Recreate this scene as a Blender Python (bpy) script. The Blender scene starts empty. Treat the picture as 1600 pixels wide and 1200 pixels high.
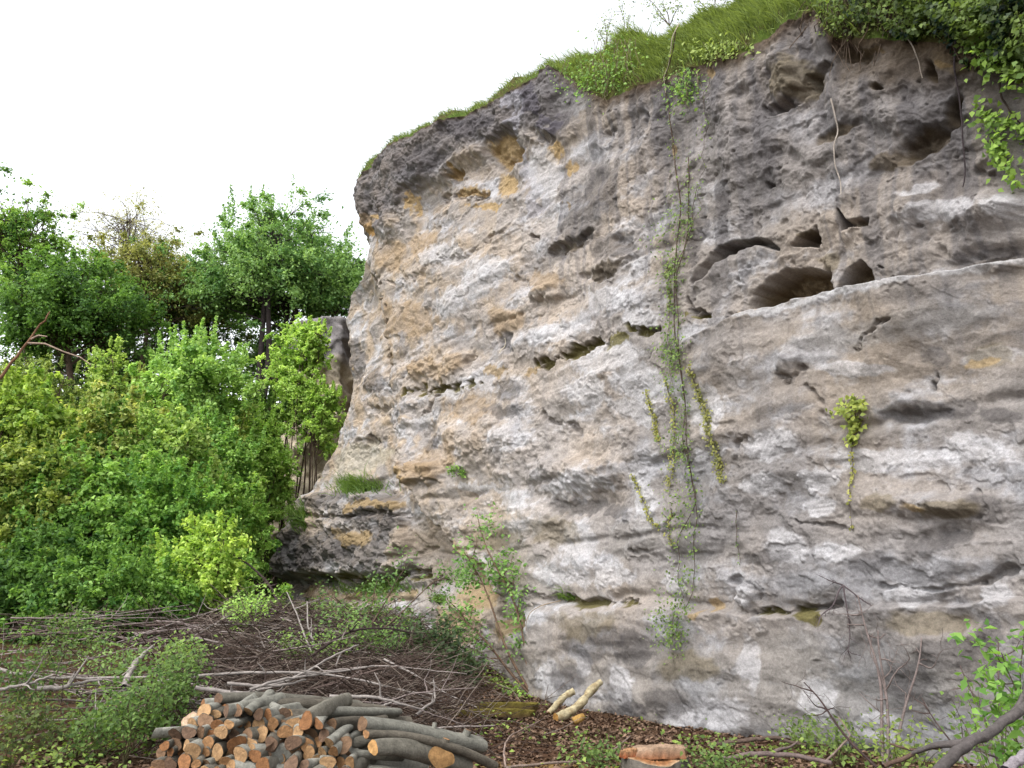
import bpy, math, random
import numpy as np
sc = bpy.context.scene
COL = sc.collection
# ------------------------------------------------------------------ camera
F = 1400.0; PITCH = math.radians(13.7); EYE = 1.6
cam = bpy.data.cameras.new('camera'); cam.sensor_width = 36; cam.lens = 36*F/1600
cam.clip_start = 0.1; cam.clip_end = 1000
co = bpy.data.objects.new('camera', cam); COL.objects.link(co)
co.location = (0, 0, EYE); co.rotation_euler = (math.pi/2+PITCH, 0, 0)
sc.camera = co
# ------------------------------------------------------------------ light
w = bpy.data.worlds.new('World'); sc.world = w; w.use_nodes = True
nt = w.node_tree; nt.nodes.clear()
out = nt.nodes.new('ShaderNodeOutputWorld'); bg = nt.nodes.new('ShaderNodeBackground')
sky = nt.nodes.new('ShaderNodeTexSky'); sky.sky_type = 'NISHITA'; sky.sun_disc = False
SUN_EL, SUN_AZ = math.radians(55), math.radians(-140)
sky.sun_elevation = SUN_EL; sky.sun_rotation = SUN_AZ
sky.air_density = 1.0; sky.dust_density = 2.0; sky.ozone_density = 1.0
hs = nt.nodes.new('ShaderNodeHueSaturation'); hs.inputs['Saturation'].default_value = 0.16
hs.inputs['Value'].default_value = 1.0
nt.links.new(sky.outputs[0], hs.inputs['Color']); nt.links.new(hs.outputs[0], bg.inputs[0])
bg.inputs[1].default_value = 0.15; nt.links.new(bg.outputs[0], out.inputs[0])
sl = bpy.data.lights.new('sun', 'SUN'); sl.energy = 0.6; sl.angle = math.radians(35); sl.color = (1, .96, .9)
so = bpy.data.objects.new('sun', sl); COL.objects.link(so)
sdir = np.array([math.sin(SUN_AZ)*math.cos(SUN_EL), math.cos(SUN_AZ)*math.cos(SUN_EL), math.sin(SUN_EL)])
import mathutils
so.rotation_euler = mathutils.Vector(sdir).to_track_quat('Z', 'Y').to_euler()
sc.view_settings.view_transform = 'Standard'; sc.view_settings.look = 'None'
sc.view_settings.exposure = 1.7; sc.view_settings.gamma = 1
sc.cycles.max_bounces = 6; sc.cycles.diffuse_bounces = 3; sc.cycles.transmission_bounces = 3
sc.cycles.transparent_max_bounces = 4

# ------------------------------------------------------------------ helpers
CP, SP = math.cos(PITCH), math.sin(PITCH)
def ray(px, py):
    a = (np.asarray(px, float)-800)/F; b = (600-np.asarray(py, float))/F
    return a, CP - b*SP, SP + b*CP
def at(px, py, Y):
    a, dy, dz = ray(px, py)
    return np.array([a/dy*Y, Y+0*a, EYE+dz/dy*Y]).T
def proj(P):
    x, y, z = P[..., 0], P[..., 1], P[..., 2]-EYE
    d = y*CP+z*SP; u = -y*SP+z*CP
    return 800+F*x/d, 600-F*u/d
def lin(c): 
    c = np.asarray(c, float)/255.0
    return np.where(c <= .04045, c/12.92, ((c+.055)/1.055)**2.4)
def ss(a, b, x):
    t = np.clip((x-a)/(b-a), 0, 1); return t*t*(3-2*t)
_r = np.random.RandomState(7); PERM = _r.permutation(256); PERM = np.concatenate([PERM, PERM])
GX = np.cos(np.arange(256)*2.399963); GY = np.sin(np.arange(256)*2.399963)
def noise(x, y, seed=0):
    x = np.asarray(x, float)+seed*17.31; y = np.asarray(y, float)+seed*9.77
    xi = np.floor(x).astype(np.int64); yi = np.floor(y).astype(np.int64)
    fx = x-xi; fy = y-yi; xi &= 255; yi &= 255
    u = fx*fx*fx*(fx*(fx*6-15)+10); v = fy*fy*fy*(fy*(fy*6-15)+10)
    def g(ix, iy, dx, dy):
        h = PERM[PERM[ix & 255]+(iy & 255)]; return GX[h]*dx+GY[h]*dy
    a = g(xi, yi, fx, fy); b = g(xi+1, yi, fx-1, fy); c = g(xi, yi+1, fx, fy-1); d = g(xi+1, yi+1, fx-1, fy-1)
    return (a+u*(b-a)+v*((c+u*(d-c))-(a+u*(b-a))))*1.4
def fbm(x, y, o=4, seed=0, g=.5):
    s = 0; a = 1
    for i in range(o):
        s = s+a*noise(x, y, seed+i*3); x = x*2.03; y = y*2.03; a *= g
    return s
def bil(x, y, o=3, seed=0):
    s = 0; a = 1
    for i in range(o):
        s = s+a*(1-2*np.abs(noise(x, y, seed+i*5))); x = x*2.1; y = y*2.1; a *= .5
    return s

def setattrs(o, label=None, cat=None, group=None, kind=None):
    if label: o['label'] = label
    if cat: o['category'] = cat
    if group: o['group'] = group
    if kind: o['kind'] = kind
    return o
def mk(name, V, Fc, mat, col=None, parent=None, smooth=True, loc=None):
    V = np.asarray(V, np.float32).reshape(-1, 3)
    if loc is not None: V = V-np.asarray(loc, np.float32)
    me = bpy.data.meshes.new(name)
    if isinstance(Fc, np.ndarray):
        n, k = Fc.shape
        me.vertices.add(len(V)); me.vertices.foreach_set('co', V.ravel())
        me.loops.add(n*k); me.loops.foreach_set('vertex_index', Fc.astype(np.int32).ravel())
        me.polygons.add(n); me.polygons.foreach_set('loop_start', np.arange(0, n*k, k, dtype=np.int32))
        me.polygons.foreach_set('loop_total', np.full(n, k, np.int32))
    else:
        me.from_pydata(V.tolist(), [], Fc)
    me.update(); me.validate()
    if smooth: me.polygons.foreach_set('use_smooth', np.ones(len(me.polygons), bool))
    if col is not None:
        a = me.color_attributes.new('Col', 'FLOAT_COLOR', 'POINT')
        c = np.ones((len(V), 4), np.float32); c[:, :3] = col
        a.data.foreach_set('color', c.ravel())
    me.materials.append(mat)
    o = bpy.data.objects.new(name, me); COL.objects.link(o)
    if loc is not None and parent is None: o.location = [float(v) for v in loc]
    if parent is not None: o.parent = parent
    return o
def empty(name, loc, label, cat, group=None):
    o = bpy.data.objects.new(name, None); COL.objects.link(o); o.location = [float(v) for v in loc]
    o.empty_display_size = .2
    return setattrs(o, label, cat, group)

def tube(P, R, k=6, cap=False):
    P = np.asarray(P, float); n = len(P); R = np.broadcast_to(np.asarray(R, float), (n,))
    T = np.gradient(P, axis=0); T /= np.linalg.norm(T, axis=1)[:, None]+1e-9
    ref = np.array([0, 0, 1.]) if abs(T[:, 2]).mean() < .8 else np.array([1., 0, 0])
    A = np.cross(T, ref); A /= np.linalg.norm(A, axis=1)[:, None]+1e-9; B = np.cross(T, A)
    th = np.arange(k)*2*math.pi/k
    V = P[:, None]+R[:, None, None]*(np.cos(th)[None, :, None]*A[:, None]+np.sin(th)[None, :, None]*B[:, None])
    V = V.reshape(-1, 3)
    i = np.arange(n-1)[:, None]*k; j = np.arange(k)[None]; j2 = (j+1) % k
    Q = np.stack([i+j, i+j2, i+k+j2, i+k+j], -1).reshape(-1, 4)
    if cap:
        V = np.vstack([V, P[0], P[-1]])
        jj = np.arange(k); a, b = n*k, n*k+1; m = (n-1)*k
        c1 = np.stack([jj, (jj+1) % k, np.full(k, a), np.full(k, a)], 1)
        Q2 = [tuple(q) for q in Q.tolist()]+[(int((x+1) % k), int(x), a) for x in jj]+[(m+int(x), m+int((x+1) % k), b) for x in jj]
        return V, Q2
    return V, Q
class Acc:
    def __init__(s): s.v = []; s.f = []; s.c = []; s.n = 0
    def add(s, V, Q, c=(1, 1, 1)):
        s.v.append(V); s.f.append(Q+s.n); s.c.append(np.broadcast_to(np.asarray(c, float), (len(V), 3))); s.n += len(V)
    def build(s, name, mat, parent=None, smooth=True, loc=None):
        return mk(name, np.vstack(s.v), np.vstack(s.f), mat, np.vstack(s.c), parent, smooth, loc)
def leaves(P, Nrm, size, rng, c1, c2, aspect=.6, fold=.15, tint=None):
    """rhombic folded leaves; P,Nrm (n,3)"""
    n = len(P); Nn = Nrm/(np.linalg.norm(Nrm, axis=1)[:, None]+1e-9)
    r = rng.normal(size=(n, 3)); A = np.cross(Nn, r); A /= np.linalg.norm(A, axis=1)[:, None]+1e-9
    B = np.cross(Nn, A); L = (size*rng.uniform(.6, 1.3, n))[:, None]
    p0 = P-A*L*.5; p2 = P+A*L*.5-Nn*L*fold; p1 = P+B*L*aspect*.5-A*L*.08+Nn*L*fold*.7; p3 = P-B*L*aspect*.5-A*L*.08+Nn*L*fold*.7
    V = np.stack([p0, p1, p2, p3], 1).reshape(-1, 3)
    Q = np.arange(4*n).reshape(n, 4)
    t = rng.uniform(0, 1, n) if tint is None else np.clip(tint+rng.normal(0, .22, n), -.15, 1.15)
    C = lin(c1)[None]*(1-t[:, None])+lin(c2)[None]*t[:, None]
    C = C*rng.uniform(.8, 1.15, n)[:, None]; C = (C*.78+.22*C.mean(1, keepdims=True))*np.array([1.05, 1.0, .88])
    return V, Q, np.repeat(C, 4, 0)

# ------------------------------------------------------------------ materials
def nodemat(name, rough=.9, spec=.2):
    m = bpy.data.materials.new(name); m.use_nodes = True; t = m.node_tree; b = t.nodes['Principled BSDF']
    b.inputs['Roughness'].default_value = rough; b.inputs['Specular IOR Level'].default_value = spec
    return m, t, b
def N(t, ty, **kw):
    n = t.nodes.new(ty)
    for k, v in kw.items():
        if k in n.inputs: n.inputs[k].default_value = v
        else: setattr(n, k, v)
    return n
def mat_attr(name, gain=1.0, rough=.9, bump=None, vary=None, spec=.2, stretch=None):
    m, t, b = nodemat(name, rough, spec)
    a = N(t, 'ShaderNodeAttribute', attribute_name='Col')
    tc = N(t, 'ShaderNodeTexCoord')
    cur = a.outputs['Color']
    coord = tc.outputs['Object']
    if stretch:
        mp = N(t, 'ShaderNodeMapping'); mp.inputs['Scale'].default_value = stretch; t.links.new(coord, mp.inputs[0]); coord = mp.outputs[0]
    if vary:
        for sc_, lo, hi in vary:
            nz = N(t, 'ShaderNodeTexNoise', Scale=sc_, Detail=5.0, Roughness=.6); t.links.new(coord, nz.inputs['Vector'])
            mr = N(t, 'ShaderNodeMapRange'); mr.inputs[1].default_value = .3; mr.inputs[2].default_value = .7
            mr.inputs[3].default_value = lo; mr.inputs[4].default_value = hi; t.links.new(nz.outputs[0], mr.inputs[0])
            mx = N(t, 'ShaderNodeVectorMath', operation='SCALE'); t.links.new(cur, mx.inputs[0]); t.links.new(mr.outputs[0], mx.inputs['Scale'])
            cur = mx.outputs[0]
    g = N(t, 'ShaderNodeVectorMath', operation='SCALE'); g.inputs['Scale'].default_value = gain
    t.links.new(cur, g.inputs[0]); t.links.new(g.outputs[0], b.inputs['Base Color'])
    if bump:
        prev = None
        for sc_, dist in bump:
            nz = N(t, 'ShaderNodeTexNoise', Scale=sc_, Detail=6.0, Roughness=.65); t.links.new(coord, nz.inputs['Vector'])
            bp = N(t, 'ShaderNodeBump', Strength=1.0, Distance=dist); t.links.new(nz.outputs[0], bp.inputs['Height'])
            if prev: t.links.new(prev.outputs[0], bp.inputs['Normal'])
            prev = bp
        t.links.new(prev.outputs[0], b.inputs['Normal'])
    return m
M_ROCK = mat_attr('limestone', 0.55, .95, bump=[(9, .009), (34, .008), (90, .004)], vary=[(3.0, .9, 1.09), (26, .80, 1.16), (70, .82, 1.14)], spec=.1)
M_SOIL = mat_attr('litter_soil', .6, 1.0, bump=[(18, .03)], vary=[(9, .6, 1.4)], spec=.05)
M_BARK = mat_attr('bark', .85, .85, bump=[(30, .012), (90, .005)], vary=[(9, .68, 1.28), (55, .75, 1.2)], spec=.12)
M_WOOD = mat_attr('sawn_wood', .70, .85, bump=[(60, .005)], vary=[(22, .66, 1.2), (90, .8, 1.15)], spec=.2)
def leafmat(name, trans=.35, gain=1.0):
    m, t, b = nodemat(name, .55, .3)
    a = N(t, 'ShaderNodeAttribute', attribute_name='Col')
    g = N(t, 'ShaderNodeVectorMath', operation='SCALE'); g.inputs['Scale'].default_value = gain
    t.links.new(a.outputs['Color'], g.inputs[0]); t.links.new(g.outputs[0], b.inputs['Base Color'])
    tr = N(t, 'ShaderNodeBsdfTranslucent')
    g2 = N(t, 'ShaderNodeVectorMath', operation='MULTIPLY'); g2.inputs[1].default_value = (1.2, 1.2, .7)
    t.links.new(g.outputs[0], g2.inputs[0]); t.links.new(g2.outputs[0], tr.inputs[0])
    mx = N(t, 'ShaderNodeMixShader'); mx.inputs[0].default_value = trans
    t.links.new(b.outputs[0], mx.inputs[1]); t.links.new(tr.outputs[0], mx.inputs[2])
    t.links.new(mx.outputs[0], t.nodes['Material Output'].inputs[0])
    return m
M_LEAF = leafmat('leaf', .44, 1.42)
M_GRASS = leafmat('grass_blade', .40, 1.05)
M_DRY = mat_attr('dry_leaf', .6, .8)

# ------------------------------------------------------------------ cliff
A0 = np.array([3.31, 11.5]); DV = np.array([-.595, .804]); NV = np.array([-.804, -.595]); LEAN = .03
BACK = np.array([.10, 1.0])/math.hypot(.1, 1)
def wallP(s, z, d=0.0):
    s = np.asarray(s, float); z = np.asarray(z, float); off = d-LEAN*z
    return np.stack([A0[0]+DV[0]*s+NV[0]*off, A0[1]+DV[1]*s+NV[1]*off, z+0*s], -1)
def wall_uv(px, py, shift=0.0):
    """pixel -> (s,z) on the (shifted) wall plane"""
    a, dy, dz = ray(px, py)
    q0 = (0-A0[0])*NV[0]+(0-A0[1])*NV[1]+LEAN*EYE-shift
    qd = a*NV[0]+dy*NV[1]+LEAN*dz
    t = -q0/qd
    x, y, z = a*t, dy*t, EYE+dz*t
    return (x-A0[0])*DV[0]+(y-A0[1])*DV[1], z
def pl(pts): return np.array(pts, float)
TOPPX = pl([(545, 302), (575, 283), (600, 262), (622, 240), (660, 222), (700, 205), (760, 178), (820, 143), (868, 106), (900, 128), (950, 158), (1000, 140),
            (1050, 125), (1100, 108), (1170, 92), (1215, 62), (1245, 38), (1290, 25), (1312, 66), (1400, 72), (1500, 78), (1600, 84), (1800, 90), (2300, 100)])
_ts, _tz = wall_uv(TOPPX[:, 0], TOPPX[:, 1]); _o = np.argsort(_ts); _ts, _tz = _ts[_o], _tz[_o]
def ztop(s): return np.interp(s, _ts, _tz)
SIL = pl([(566, 300), (566, 335), (574, 372), (568, 405), (550, 438), (524, 462), (513, 500), (519, 535), (517, 640), (498, 690), (464, 760), (436, 840), (418, 885), (416, 940), (400, 1060)])
_ss, _sz = wall_uv(SIL[:, 0], SIL[:, 1]); _o = np.argsort(_sz); _sz, _ss = _sz[_o], _ss[_o]
def scorner(z): return np.interp(z, _sz, _ss)
S_R = -8.0

def seg_dist(px, py, pts):
    d = np.full(px.shape, 1e9)
    for (x0, y0), (x1, y1) in zip(pts[:-1], pts[1:]):
        vx, vy = x1-x0, y1-y0; t = np.clip(((px-x0)*vx+(py-y0)*vy)/(vx*vx+vy*vy+1e-9), 0, 1)
        d = np.minimum(d, np.hypot(px-x0-t*vx, py-y0-t*vy))
    return d
class Canvas:
    """D (metres outwards) and colour over the wall, features given where the photo shows them"""
    def __init__(s, S, Z):
        s.shape = S.shape; S = S.ravel(); Z = Z.ravel(); s.S, s.Z = S, Z
        s.px, s.py = proj(wallP(S, Z))
        s.wx = s.px+11*fbm(S*1.3, Z*1.3, 4, 31, .62)+4*noise(S*9, Z*9, 35); s.wy = s.py+9*fbm(S*1.3, Z*1.3, 4, 41, .62)+4*noise(S*9, Z*9, 45)
        s.D = np.zeros_like(S); s.C = np.zeros((len(S), 3))
        s.nz = fbm(S*2.2, Z*2.2, 5, 51); s.nf = fbm(S*9, Z*9, 4, 61)
        s.streak = fbm(S*2.6, Z*.28, 4, 71)
    def _sub(s, x0, x1, y0, y1):
        return np.nonzero((s.px > x0-30) & (s.px < x1+30) & (s.py > y0-30) & (s.py < y1+30))[0]
    def blob(s, cx, cy, rx, ry, rot=0, soft=.75):
        R = max(rx, ry)*1.3; i = s._sub(cx-R, cx+R, cy-R, cy+R)
        c, n = math.cos(math.radians(rot)), math.sin(math.radians(rot))
        dx, dy = s.wx[i]-cx, s.wy[i]-cy
        r = np.hypot((dx*c+dy*n)/rx, (-dx*n+dy*c)/ry)
        return i, ss(1, 1-soft, r)
    def line(s, pts, wd, soft=.7, brk=True):
        p = np.array(pts, float); i = s._sub(p[:, 0].min()-wd, p[:, 0].max()+wd, p[:, 1].min()-wd, p[:, 1].max()+wd)
        jx = s.px[i]*.2+s.wx[i]*.8; jy = s.py[i]*.2+s.wy[i]*.8
        return i, ss(1, 1-soft, seg_dist(jx, jy, p)/(wd*(1+.9*s.nz[i])))*(ss(-.75, .1, s.nz[i]+.6*s.nf[i]) if brk else 1)
    def poly(s, pts, soft=8, warp=.6):
        p = np.array(pts, float); i = s._sub(p[:, 0].min()-soft, p[:, 0].max()+soft, p[:, 1].min()-soft, p[:, 1].max()+soft)
        x = s.px[i]*(1-warp)+s.wx[i]*warp; y = s.py[i]*(1-warp)+s.wy[i]*warp
        ins = np.zeros(len(i), bool); q = np.vstack([p, p[:1]])
        for (x0, y0), (x1, y1) in zip(q[:-1], q[1:]):
            if y0 == y1: continue
            c = (y0 > y) != (y1 > y); ins ^= c & (x < (x1-x0)*(y-y0)/(y1-y0)+x0)
        d = seg_dist(x, y, q); d = np.where(ins, d, -d)
        return i, ss(-soft*.5, soft*.5, d)
    def push(s, im, amt): i, m = im; s.D[i] += amt*m*np.clip(1+.40*s.nz[i]+.10*s.nf[i], .3, 1.8)
    def tint(s, im, c, k=.8, brk=.5, inv=False):
        i, m = im
        if brk: 
            m = ss(.5-.5*(1-brk)-.05, .5+.5*(1-brk)+.05, m*1.0+brk*.55*(s.nz[i]*.7+s.nf[i]*.45)-(.0 if not inv else .1))*ss(0, .12, m)
        m = (m*k)[:, None]; s.C[i] = s.C[i]*(1-m)+lin(c)[None]*m

def cliff_fields(S, Z):
    c = Canvas(S, Z); S, Z = c.S, c.Z; px, py = c.px, c.py
    up = ss(5.0, 6.5, Z)*ss(900, 1100, px)
    sm = np.clip(ss(1150, 1220, px)*ss(455, 490, py)*ss(720, 640, py)+.7*ss(830, 900, px)*ss(945, 980, py)+.5*ss(620, 700, px)*ss(1000, 900, px)*ss(840, 900, py)*ss(1100, 1000, py), 0, 1); rg = (.22+.45*ss(-.3, .4, noise(S*.7, Z*.9, 77)))*(1-.6*sm)+.26*up+.08*ss(360, 250, py); rg = rg*.46*(1-.35*ss(6, 11, S)); c.D = .20*fbm(S*.22, Z*.30, 3, 1)+.06*fbm(S*.45, Z*1.5, 3, 5)+.055*bil(S*.55+.3*noise(S, Z, 8), Z*.8, 3, 9)+.018*rg*bil(S*2.1, Z*2.9, 3, 13)
    c.D += rg*(.012*fbm(S*5, Z*6, 4, 17, .55)+.007*c.nf+.005*fbm(S*30, Z*30, 2, 19))
    c.D += up*(.028*bil(S*1.5, Z*1.1, 4, 23)+.018*fbm(S*5, Z*4, 4, 25))
    c.D += .035*fbm(S*3.5, Z*.45, 4, 121)*ss(620, 380, py)*ss(820, 920, px)*ss(1500, 1250, px)
    # pits, more of them in the upper right
    pit = noise(S*3.2, Z*3.6, 27); c.D -= .055*ss(.5, .8, pit)*(.15+.85*up)
    pit = noise(S*8, Z*8.5, 28); c.D -= .05*ss(.55, .8, pit)*(.3+.7*up)
    # crumbling horizontal joints
    for z0, a, wd in [(6.9, .05, .05), (3.6, .07, .06), (2.55, .06, .05), (1.62, .10, .07)]:
        zz = z0+.12*fbm(S*.5, Z*0, 3, int(z0*10)); c.D -= a*np.exp(-((Z-zz)/wd)**2)*ss(-.25, .3, noise(S*.8, Z*.3, int(z0*7)))
    # ledge with sharp lit edge (right), groove (left)
    ly = np.interp(px, [1080, 1180, 1250, 1340, 1450, 1600, 1900], [540, 496, 474, 456, 438, 408, 350])+2.5*noise(S*4, 0*S, 3)
    dy = py-ly; c.D += .36*ss(-4, 4, dy)*np.exp(-np.maximum(dy, 0)/170)*ss(1060, 1190, px)
    P = c.push
    # top left dark cap overhanging
    P(c.poly([(530, 280), (560, 372), (590, 352), (615, 378), (652, 345), (655, 300), (700, 285), (735, 258), (770, 240), (860, 215), (870, 180), (880, 80), (540, 230)], 22, .4), .22)
    P(c.blob(790, 235, 40, 34, -40), -.30); P(c.blob(790, 285, 30, 36), -.10); P(c.blob(720, 275, 14, 16), -.22); P(c.line([(700, 312), (752, 298)], 9), -.12)
    P(c.blob(850, 214, 20, 12), -.14); P(c.line([(590, 440), (618, 445)], 6), -.12); P(c.blob(605, 330, 14, 12), -.16)
    P(c.line([(660, 240), (650, 300), (642, 350)], 9), -.10)
    P(c.line([(640, 450), (655, 435), (700, 408), (730, 405), (765, 380), (800, 345)], 5), -.07)
    P(c.line([(862, 394), (880, 390), (900, 384), (926, 368)], 8), -.12); P(c.blob(835, 369, 6, 6), -.2); P(c.blob(895, 372, 60, 26, -20), .10)
    P(c.blob(960, 410, 50, 28, -15), .10); P(c.line([(915, 430), (960, 434), (1000, 400)], 7), -.06)
    P(c.blob(845, 455, 32, 22), .12); P(c.line([(805, 437), (850, 480)], 6), -.06)
    # caverns above the ledge
    P(c.poly([(1118, 408), (1130, 390), (1150, 378), (1180, 373), (1205, 378), (1222, 392), (1190, 384), (1160, 390), (1130, 412), (1105, 440), (1098, 445), (1108, 420)], 8, .25), -.36)
    P(c.poly([(1244, 386), (1262, 368), (1282, 364), (1280, 386)], 6, .15), -.35); P(c.poly([(1312, 330), (1330, 348), (1365, 344), (1364, 354), (1320, 362)], 6, .2), -.26)
    P(c.poly([(1180, 488), (1185, 462), (1212, 440), (1240, 424), (1290, 426), (1300, 450), (1262, 464), (1232, 478), (1215, 482)], 9, .45), -.50)
    P(c.poly([(1312, 452), (1330, 420), (1350, 410), (1366, 426), (1372, 446), (1340, 456)], 7, .25), -.50)
    P(c.poly([(1480, 415), (1520, 382), (1570, 386), (1600, 376), (1640, 380), (1640, 400), (1560, 412)], 16, .5), -.10); P(c.line([(1385, 420), (1400, 440)], 8), -.14)
    P(c.blob(1190, 410, 120, 50, -20), .10); P(c.line([(1278, 364), (1286, 412), (1300, 430)], 5), -.10)
    # upper right hollows
    for (x, y, rx, ry, r, d) in [(1450, 225, 50, 22, -25, .42), (1495, 180, 14, 34, 20, .35), (1385, 146, 16, 7, 10, .24), (1464, 118, 12, 22, 0, .28), (1345, 90, 46, 16, 8, .25), (1208, 294, 8, 7, 0, .3), (1320, 210, 50, 14, -12, .2),
                                 (1230, 175, 14, 10, 0, .2), (1010, 185, 12, 18, 0, .16), (955, 215, 14, 12, 0, .16), (1275, 145, 12, 34, 20, .2), (1520, 400, 20, 8, 0, .12), (1465, 388, 10, 10, 0, .15), (1540, 275, 30, 8, 10, .18),
                                 (1045, 210, 12, 34, 0, .12), (1180, 150, 14, 20, 10, .14), (1400, 270, 60, 20, -15, .15), (1250, 250, 30, 16, 0, .14)]:
        P(c.blob(x, y, rx*1.15, ry*1.15, r, .9), -d*.62)
    for (x, y, rx, ry, r, d) in [(1230, 110, 30, 70, 0, .2), (1340, 150, 60, 60, 0, .14), (1400, 190, 50, 30, 0, .14), (1150, 200, 40, 60, 0, .12), (1540, 330, 90, 40, -10, .14), (1420, 330, 60, 30, 0, .1)]:
        P(c.blob(x, y, rx, ry, r, .9), d)
    P(c.line([(1210, 180), (1240, 165), (1262, 140), (1300, 105)], 8), -.12)
    # middle groove with moss
    P(c.line([(650, 612), (700, 607), (745, 598)], 7), -.14); P(c.line([(845, 572), (870, 562), (905, 548), (935, 540), (960, 537)], 9), -.16)
    P(c.line([(1000, 516), (1030, 520), (1050, 518)], 8), -.14); P(c.blob(1040, 518, 14, 8), -.16); P(c.line([(1090, 470), (1110, 500), (1125, 504)], 9), -.18)
    P(c.blob(690, 575, 60, 34, -10, .8), .16); P(c.blob(790, 540, 16, 34), -.12); P(c.blob(735, 570, 12, 22, 10), -.12)
    P(c.blob(660, 685, 46, 34, 0, .8), -.12); P(c.blob(665, 740, 50, 22, 0, .6), .26); P(c.line([(664, 650), (690, 618)], 6), -.12)
    P(c.blob(780, 700, 120, 60, 10, .9), .18); P(c.line([(850, 650), (880, 662), (905, 670)], 7), -.10)
    P(c.blob(890, 740, 110, 36, 0, .9), .20); P(c.blob(900, 790, 90, 26, -6, .9), -.15); P(c.blob(760, 650, 30, 22), .08)
    P(c.line([(1240, 590), (1262, 600), (1278, 585)], 8), -.10); P(c.blob(1255, 575, 30, 28, 0, .9), .14); P(c.line([(1358, 546), (1375, 528), (1410, 504)], 6), -.12)
    P(c.line([(1285, 610), (1310, 640), (1318, 660)], 5), -.08); P(c.line([(1480, 575), (1465, 600)], 7), -.14)
    P(c.blob(1430, 655, 80, 20, -6, .9), -.10); P(c.blob(1430, 620, 90, 30, -6, .9), .10)
    P(c.blob(1480, 790, 90, 30, 0, .8), .18); P(c.blob(1500, 840, 70, 22, -8, .9), -.12); P(c.line([(1540, 830), (1550, 800), (1530, 770)], 6), -.05)
    P(c.line([(1262, 816), (1310, 818), (1340, 828)], 4), -.07); P(c.line([(1545, 916), (1575, 896), (1600, 888)], 6), -.09); P(c.line([(1395, 918), (1470, 922), (1545, 916)], 5), -.06)
    P(c.line([(1175, 700), (1195, 690)], 6), -.08); P(c.line([(1055, 800), (1045, 835), (1065, 880)], 4), -.09)
    # step at the low joint: blocky face below it
    ly = np.interp(px, [700, 830, 900, 1050, 1200, 1600], [930, 938, 950, 950, 962, 935]); dy = py-ly
    c.D += .15*ss(-4, 4, dy+6*c.nz)*np.exp(-np.maximum(dy, 0)/260)*ss(800, 850, px)
    P(c.line([(820, 930), (880, 938), (1000, 946)], 9), -.12); P(c.line([(1160, 905), (1195, 925), (1190, 960)], 9), -.10); P(c.blob(1180, 935, 18, 26), .16)
    P(c.line([(1200, 955), (1260, 962), (1330, 940)], 8), -.12)
    P(c.line([(995, 860), (1020, 862)], 6), -.08); P(c.blob(1480, 960, 90, 40, 0, .8), -.10)
    # crack, and the buttress left of it set back
    cx = np.interp(py, [380, 440, 540, 600, 640, 690, 720, 760, 790, 840, 870, 890, 930, 1000], [560, 590, 603, 608, 612, 617, 624, 640, 664, 690, 705, 745, 770, 780])
    dx = px-cx+5*c.nz; left = ss(5, -5, dx)*ss(400, 480, py)
    c.D -= .42*left*(1-.6*ss(900, 960, py))
    P(c.line([(590, 440), (603, 540), (608, 600), (612, 640), (617, 690), (624, 725), (640, 765), (664, 795), (690, 845), (705, 872), (742, 890)], 9, .7, False), -.34); P(c.line([(636, 600), (640, 680), (655, 745), (690, 800), (720, 850)], 40, 1.0, False), .10)
    P(c.poly([(440, 775), (500, 768), (560, 768), (610, 785), (625, 860), (620, 895), (420, 900)], 12, .5), .32)
    P(c.line([(470, 803), (560, 806), (620, 803)], 5), -.16); P(c.line([(450, 905), (540, 915), (620, 900), (650, 905)], 12), -.25)
    P(c.poly([(425, 905), (640, 915), (700, 1010), (400, 1010)], 14, .5), -.15)
    P(c.poly([(495, 775), (600, 735), (610, 775), (560, 790)], 12, .5), -.10); P(c.blob(560, 690, 24, 12), -.12); P(c.blob(575, 640, 30, 10), -.10); P(c.blob(580, 590, 40, 30), .12)
    P(c.line([(590, 880), (620, 870), (650, 850)], 4), -.06); P(c.poly([(780, 905), (800, 915), (830, 975), (800, 990), (770, 960)], 9, .5), -.28)
    P(c.blob(740, 960, 60, 50, 0, .8), .12)
    # many small knocks: ragged conchoidal hollows
    for f_, a_, sd in [(.8, .028, 83), (1.7, .011, 85), (3.6, .005, 87)]:
        n_ = fbm(S*f_+.5*c.nz, Z*f_*1.5, 3, sd); c.D += a_*(ss(-.07, .09, n_)+.5*ss(.28, .38, n_))*(.95+.18*c.nf)*(1-.6*sm)
    # ---------------- colour
    g = lambda *a: lin(a)[None]
    t1 = ss(-.5, .6, fbm(S*.5, Z*.6, 4, 91))[:, None]; base = g(168, 158, 146)*(1-t1)+g(178, 162, 142)*t1
    t2 = (ss(-.05, .75, fbm(S*.9, Z*1.8, 5, 95)+.25*c.nf)*.68)[:, None]; base = base*(1-t2)+g(199, 196, 192)*t2
    t3 = (ss(.10, .8, fbm(S*.8, Z*1.2, 5, 99)+.3*c.nf)*.42)[:, None]; base = base*(1-t3)+g(128, 120, 112)*t3
    tl = (ss(900, 620, px)*ss(1000, 700, py)*ss(-.2, .5, c.nz)*.45)[:, None]; base = base*(1-tl)+g(186, 158, 118)*tl
    # darker weathered top right, with vertical runs
    tr = (ss(420, 180, py+40*c.nz)*ss(950, 1050, px)*(.50+.35*ss(-.3, .4, c.streak)))[:, None]; base = base*(1-tr)+g(130, 123, 117)*tr
    tr = (ss(480, 200, py)*ss(820, 900, px)*ss(.05, .5, c.streak+.2*c.nz)*.55)[:, None]; base = base*(1-tr)+g(104, 99, 97)*tr
    tr = (ss(430, 250, py)*ss(820, 900, px)*ss(.1, .5, -c.streak+.3*c.nz)*.45)[:, None]; base = base*(1-tr)+g(176, 166, 156)*tr
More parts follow.
